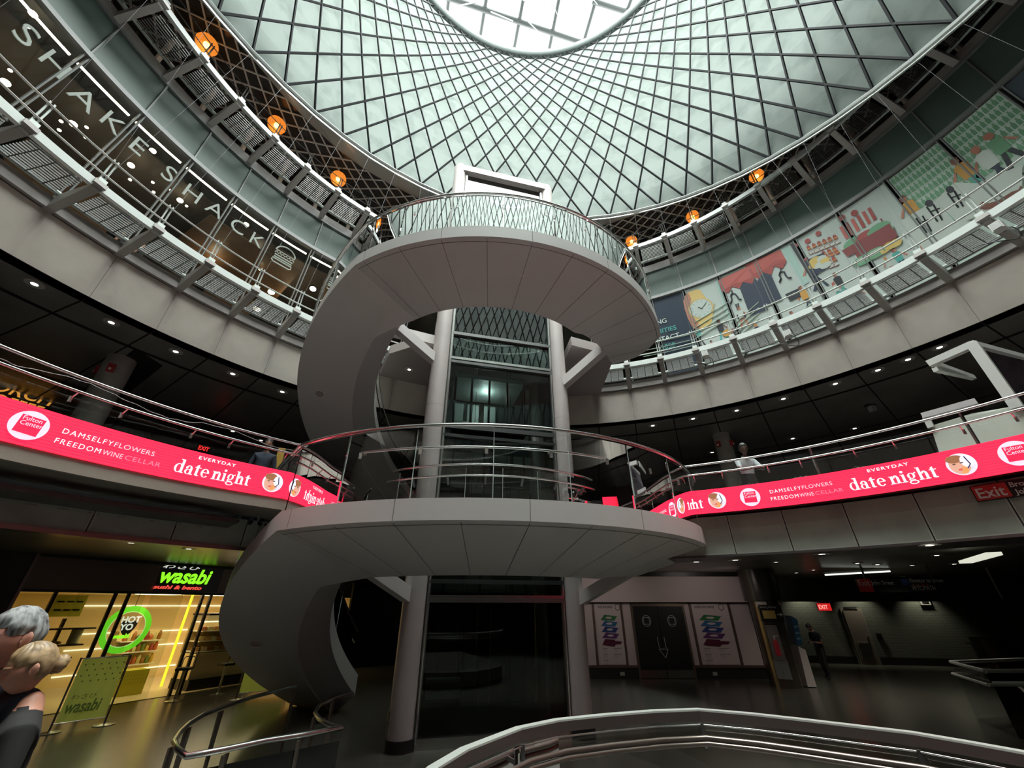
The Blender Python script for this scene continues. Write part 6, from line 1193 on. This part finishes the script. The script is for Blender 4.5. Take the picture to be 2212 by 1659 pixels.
RAD = dict(pelvis=(.150, .105), waist=(.135, .098), chest=(.155, .115), upper=(.135, .095), neck=(.058, .058), neck2=(.055, .056), sh=(.066, .066), el=(.043, .043), wr=(.028, .024), hip=(.086, .09), kn=(.060, .062), an=(.042, .046), to=(.040, .028))
EDG = [('pelvis', 'waist', 'T'), ('waist', 'chest', 'S'), ('chest', 'upper', 'S'), ('upper', 'neck', 'K'), ('neck', 'neck2', 'K')] + [e for s in 'LR' for e in (('upper', 'sh' + s, 'S'), ('sh' + s, 'el' + s, 'A'), ('el' + s, 'wr' + s, 'F'), ('pelvis', 'hip' + s, 'T'), ('hip' + s, 'kn' + s, 'T'), ('kn' + s, 'an' + s, 'T'), ('an' + s, 'to' + s, 'B'))]
def person(label, loc, rz, pose, skin, top, leg, shoe, hairfn, hairm, scale=1.0, fem=0, sleeve=.55, yaw=0, pitch=0, tilt=0, thick=.014, curl=.6, detail=1, wide_=1.0, hdirs=None, headsc=1.0):
    t = thing('person', label, 'person', None, loc, rz); J = {k: Vector(v) for k, v in BASE.items()}; J.update({k: Vector(v) for k, v in pose.items()})
    names = list(J); me = bpy.data.meshes.new('body'); me.from_pydata([J[n] * scale for n in names], [(names.index(a), names.index(b)) for a, b, _ in EDG], [])
    o = bpy.data.objects.new('body', me); COL.objects.link(o); m = o.modifiers.new('s', 'SKIN'); m.use_smooth_shade = True
    for i, n in enumerate(names):
        r = RAD.get(n) or RAD[n[:-1]]; w = wide_ if n in ('waist', 'chest', 'pelvis') else 1; me.skin_vertices[0].data[i].radius = (r[0] * scale * w, r[1] * scale * w); me.skin_vertices[0].data[i].use_root = n == 'pelvis'
    s = o.modifiers.new('u', 'SUBSURF'); s.levels = s.render_levels = 2
    bpy.context.view_layer.update(); nm = bpy.data.meshes.new_from_object(o.evaluated_get(bpy.context.evaluated_depsgraph_get())); bpy.data.objects.remove(o); bpy.data.meshes.remove(me)
    b = MB(); zi = dict(K=0, F=0, S=1, A=1, T=2, B=3)
    V = [v.co.copy() for v in nm.vertices]; b.v = [tuple(v) for v in V]
    for p in nm.polygons:
        c = sum((V[i] for i in p.vertices), Vector()) / len(p.vertices); best = None
        for a, e, z in EDG:
            A, B = J[a] * scale, J[e] * scale; d = B - A; u = max(0, min(1, (c - A).dot(d) / d.length_squared)); q = (c - A - d * u).length / ((RAD.get(a) or RAD[a[:-1]])[0])
            if best is None or q < best[0]: best = (q, z, u)
        z = best[1]
        if z == 'A': k = 1 if best[2] < sleeve else 0
        elif z == 'F': k = 1 if sleeve > 1.2 else 0
        elif z == 'K': k = 0 if c.z > (J['neck'].z - .015) * scale and hypot(c.x - J['neck'].x * scale, c.y - J['neck'].y * scale) < .068 * scale else 1
        else: k = zi[z]
        b.f.append(list(p.vertices)); b.m.append(k)
    bpy.data.meshes.remove(nm)
    R = Matrix.Rotation(yaw, 3, 'Z') @ Matrix.Rotation(tilt, 3, 'Y') @ Matrix.Rotation(pitch, 3, 'X'); hs_ = scale * headsc; c = (J['neck2'] * scale) + R @ Vector((0, -.022, .10)) * scale
    b.cur = 0; head_mesh(b, c, R, hs_, fem, 56 if detail else 28, 40 if detail else 20)
    for sd_, sg in (('L', 1), ('R', -1)):
        w, e = J['wr' + sd_] * scale, J['el' + sd_] * scale; d = (w - e).normalized() if not hdirs else Vector(hdirs[0 if sd_ == 'L' else 1]); hand(b, w, d, -sg, (sg * -1, 0, 0) if abs(d.z) > .6 else (0, 0, -1), curl, scale)
    body = b.build('body', [skin, top, leg, shoe], t); body.data.shade_smooth()
    h = hair_mesh(c, R, hs_, hairfn, thick, seed=len(label)).build('hair', hairm, t); h.data.shade_smooth()
    if detail:
        for sx_ in (-1, 1):
            e = MB(); e.ball(c + R @ (face_at(.031 * sx_, .008, -.0078) * hs_), .0118 * hs_, 14); e.cur = 1; e.ball(c + R @ (face_at(.031 * sx_, .0075, -.0015) * hs_), .0062 * hs_, 10); e.build('eye', [mat('eye_white', (.36, .31, .28), .3), mat('iris_dark', (.05, .04, .03), .2)], t, 60)
            e = MB(); e.tube([c + R @ (face_at(x * sx_, .030 + .004 * g_(x - .035, .015), .0005) * hs_) for x in (.012, .022, .032, .042, .05)], [.002, .0034, .0036, .003, .0015], 6); e.build('eyebrow', hairm, t, 60)
        e = MB(); e.tube([c + R @ (face_at(x, -.0665, -.0012) * hs_) for x in (-.024, -.012, 0, .012, .024)], [.001, .003, .0035, .003, .001], 6); e.build('lips', mat('lip_skin', (.34, .10, .08), .45), t, 60)
    return t, c, R, hs_
skin1 = mat('skin_fair', (.42, .19, .14), .5, nz=(30, .07)); skin2 = mat('skin_warm', (.46, .21, .14), .5, nz=(30, .07)); skin3 = mat('skin_brown', (.10, .055, .04), .5)
navy = mat('navy_cloth', (.005, .007, .015), .85, nz=(6, .25)); blackc = mat('black_cloth', (.006, .0055, .005), .85, nz=(5, .35)); darkt = mat('dark_trousers', (.012, .012, .014), .85); shoe_ = mat('shoe_black', (.01, .01, .01), .5); jean = mat('jeans_blue', (.03, .045, .08), .85)
short = lambda p, u: min(p.z - (.060 if p.y < -.055 else (.022 if p.y < .0 else (-.035 if p.y < .03 else -.07))), .06) if not (abs(p.x) > .06 and -.0 < p.y < .03 and p.z < .03) else -1
grey_h = mat('hair_silver', (.22, .22, .215), .6, nz=(45, .9, (1, 1, .25))); blond = mat('hair_blonde', (.26, .17, .085), .5, nz=(40, .55, (1, .3, 1))); blk_h = mat('hair_black', (.012, .011, .01), .5)
PZ = -1.85
# the two people at the lower left, on the raised landing
man, mc, mR, ms = person('grey-haired man in a navy shirt looking left at the lower left photo edge', (*atr(46, 1378, 3.45).to_tuple()[:2], PZ), rad(-8), {}, skin1, navy, jean, shoe_, short, grey_h, 1.035, yaw=rad(-6), pitch=rad(6), wide_=1.08, thick=.017)
wom, wc, wR, ws_ = person('blonde woman with a hair bun and black top, in front of the grey-haired man', (*atr(92, 1447, 3.3).to_tuple()[:2], PZ), rad(-42), dict(elR=(-.20, .06, 1.14), wrR=(-.16, -.12, .93)), skin2, blackc, jean, shoe_, lambda p, u: min(p.z - (.055 if p.y < -.06 else (.03 if p.y < -.02 else (.0 if p.y < .02 else -.06))), .05) if not (abs(p.x) > .066 and -.01 < p.y < .03 and p.z < .022) else -1, blond, .965, fem=1, sleeve=.62, pitch=rad(14), yaw=rad(4), thick=.013, headsc=.86)
b = MB(); q = wc + wR @ (Vector((0, .118, -.015)) * ws_); b.ball(q, .038, 20, (1, .9, 1)); b.v = [tuple(Vector(v) + Vector((0, 0, 0)) + (Vector(v) - q).normalized() * .006 * sin(40 * atan2(v[2] - q.z, v[1] - q.y))) for v in b.v]; b.build('hair_bun', blond, wom, 60)
# man with phone near the help point
f0 = atz(1778, 1467, FZ)
person('man in dark polo shirt and trousers looking at a phone near the help point', (f0.x + .22, f0.y, FZ), rad(-72), dict(chest=(0, -.03, 1.26), upper=(0, -.05, 1.38), neck=(0, -.075, 1.45), neck2=(0, -.115, 1.52), shL=(.16, -.05, 1.38), shR=(-.16, -.05, 1.38), elL=(.21, -.02, 1.10), wrL=(.10, -.27, 1.13), elR=(-.21, -.02, 1.10), wrR=(-.09, -.28, 1.12), knL=(.10, -.06, .5), anL=(.12, -.06, .09), toL=(.13, -.22, .03), anR=(-.11, .12, .09), toR=(-.12, -.04, .03)), mat('skin_olive', (.20, .10, .07), .5), navy, darkt, shoe_, short, blk_h, .985, pitch=rad(32), detail=0, hdirs=((-.3, -.9, .1), (.3, -.9, .1)))
t = thing('phone', 'small lit phone held by the man in the dark polo', 'phone'); d = Vector((f0.x + .22, f0.y, FZ)) + rotz_(rad(-72)) @ Vector((0, -.40, 1.13)); b = MB(); b.obox(d, (.012, .035, 0), (.03, -.01, .03), (.004, .002, -.004)); b.build('body', black, t); b = MB(); b.obox(d + Vector((.006, .002, .007)), (.010, .030, 0), (.026, -.008, .026), (.001, 0, -.001)); b.build('screen', emit('phone_glow', (.7, .75, .8), 1.0), t)
# guard leaning on the right balcony rail
gp_ = pol(C2, 7.45, 57.2, 1.25)
person('guard in white uniform shirt leaning on the rail beside the right alarm column', gp_, rad(57.2 - 90 + 30), dict(upper=(0, -.06, 1.39), chest=(0, -.03, 1.27), neck=(0, -.085, 1.47), neck2=(0, -.11, 1.54), shL=(.165, -.06, 1.39), shR=(-.165, -.06, 1.39), elL=(.22, -.22, 1.18), wrL=(.10, -.38, 1.16), elR=(-.22, -.22, 1.18), wrR=(-.06, -.40, 1.17)), skin3, mat('uniform_white', (.62, .66, .68), .7), darkt, shoe_, short, blk_h, 1.0, sleeve=.75, pitch=rad(15), yaw=rad(-20), detail=0)
# person behind the left rail and the denim cloth
lp_ = pol(C2, 8.0, 135.6, 1.25)
person('person in dark navy clothes standing behind the left end of the red screen', lp_, rad(135 - 90 - 20), {}, mat('skin_shadow', (.22, .11, .08), .5), mat('navy_deep', (.012, .02, .04), .8), mat('denim_pale', (.16, .19, .25), .85, nz=(12, .35)), shoe_, short, blk_h, .93, sleeve=1.5, detail=0)
for px, lab, hm in (((322, 462), 'dark-haired customer behind the burger shop glass under the letter A', blk_h), ((356, 492), 'second customer behind the burger shop glass under the letter C', mat('hair_brown', (.10, .05, .025), .6))):
    a = wall3(*px)[0]; P = pol(C3, 12.15, a, 7.1)
    person(lab, P, rad(a + 90 + 70), {}, mat('skin_lamp', (.32, .16, .10), .5), blackc, darkt, shoe_, short, hm, 1.0, detail=0)
# worker with the yellow vest behind the lift glass
vp = aty(1198, 1400, 13.9)
vt, vc, vR, vs2 = person('worker in bright yellow safety vest standing behind the lift tower glass', (vp.x, 13.9, FZ), rad(25), {}, mat('skin_tan', (.16, .09, .06), .5), mat('shirt_greygreen', (.10, .13, .12), .8), darkt, shoe_, short, blk_h, 1.0, detail=0)
b = MB(); secs = []
for z, rx, ry in ((1.0, .185, .15), (1.12, .175, .145), (1.28, .195, .155), (1.38, .19, .14), (1.455, .12, .11)): secs.append([Vector((rx * cos(2 * pi * k / 20), ry * sin(2 * pi * k / 20), z)) for k in range(20)])
b.sweep(secs, cap=False); b.build('safety_vest', mat('vest_yellow', (.62, .85, .06), .6), vt, 60)
b = MB(); b.sweep([[Vector(((.18 + d) * cos(2 * pi * k / 20), (.15 + d) * sin(2 * pi * k / 20), z)) for k in range(20)] for z, d in ((1.12, .001), (1.17, .004))], closed_sec=True, cap=False); b.build('reflective_band', mat('reflective_band', (.7, .7, .65), .3), vt, 60)
for i, q in enumerate(((1504, 1213), (1588, 1209), (1775, 1196), (2008, 1177), (1676, 1214), (1757, 1231), (1970, 1221), (1852, 1216), (1895, 1219), (145, 1156), (284, 1172), (408, 1185))):
    P = atz(*q, .80 if i < 4 else 1.12); l = bpy.data.lights.new('floor_downlight', 'SPOT'); l.energy = 95; l.color = (1, .93, .80); l.spot_size = rad(120); l.spot_blend = .8; l.shadow_soft_size = .12; o = bpy.data.objects.new('floor_downlight', l); COL.objects.link(o); o.location = P
for x in (3.4, 7.4):  # added unseen spots that brighten the hoarding, no fixtures there
    l = bpy.data.lights.new('added_hoarding_fill', 'SPOT'); l.energy = 36; l.color = (1, .86, .80); l.spot_size = rad(120); l.spot_blend = .9; l.shadow_soft_size = .2; o = bpy.data.objects.new('added_hoarding_fill', l); COL.objects.link(o); o.location = (x, 14.6, 1.0); o.rotation_euler = Vector((0, 2.6, -1.3)).to_track_quat('-Z', 'Y').to_euler()
# light behind the corridor and in the burger shop (their own lamps)
for loc, e, c in (((vp.x, 14.2, .85), 14, (1, .97, .9)),):
    l = bpy.data.lights.new('corridor_lamp', 'POINT'); l.energy = e; l.color = c; l.shadow_soft_size = .12; o = bpy.data.objects.new('corridor_lamp', l); COL.objects.link(o); o.location = loc
for a, e in ((172, 8), (160, 7), (148, 10), (137, 16)):
    l = bpy.data.lights.new('burger_shop_lamp', 'POINT'); l.energy = e; l.color = (1, .72, .42); l.shadow_soft_size = .15; o = bpy.data.objects.new('burger_shop_lamp', l); COL.objects.link(o); o.location = pol(C3, 13.2, a, 10.0)
# ================================================================== lift everything onto the floor and give each thing its own base point
bpy.context.view_layer.update()
tops = [o for o in COL.objects if o.parent is None and o is not cam]
def meshes(o): return ([o] if o.type == 'MESH' else []) + [m for c in o.children for m in meshes(c)]
done = set()
for o in tops:
    if o.type == 'LIGHT': o.location.z += ZC; continue
    if o.location.length > 1e-6 or o.rotation_euler.z: o.location.z += ZC; continue
    ms_ = meshes(o)
    if not ms_: continue
    P = [v.co for m in ms_ for v in m.data.vertices]
    lo = Vector((min(p.x for p in P), min(p.y for p in P), min(p.z for p in P))); hi = Vector((max(p.x for p in P), max(p.y for p in P), max(p.z for p in P))); base = Vector(((lo.x + hi.x) / 2, (lo.y + hi.y) / 2, lo.z))
    for m in ms_:
        if m.data.name in done: continue
        m.data.transform(Matrix.Translation(-base)); done.add(m.data.name)
    o.location = base + Vector((0, 0, ZC))
cam.location.z += ZC
bpy.context.view_layer.update()
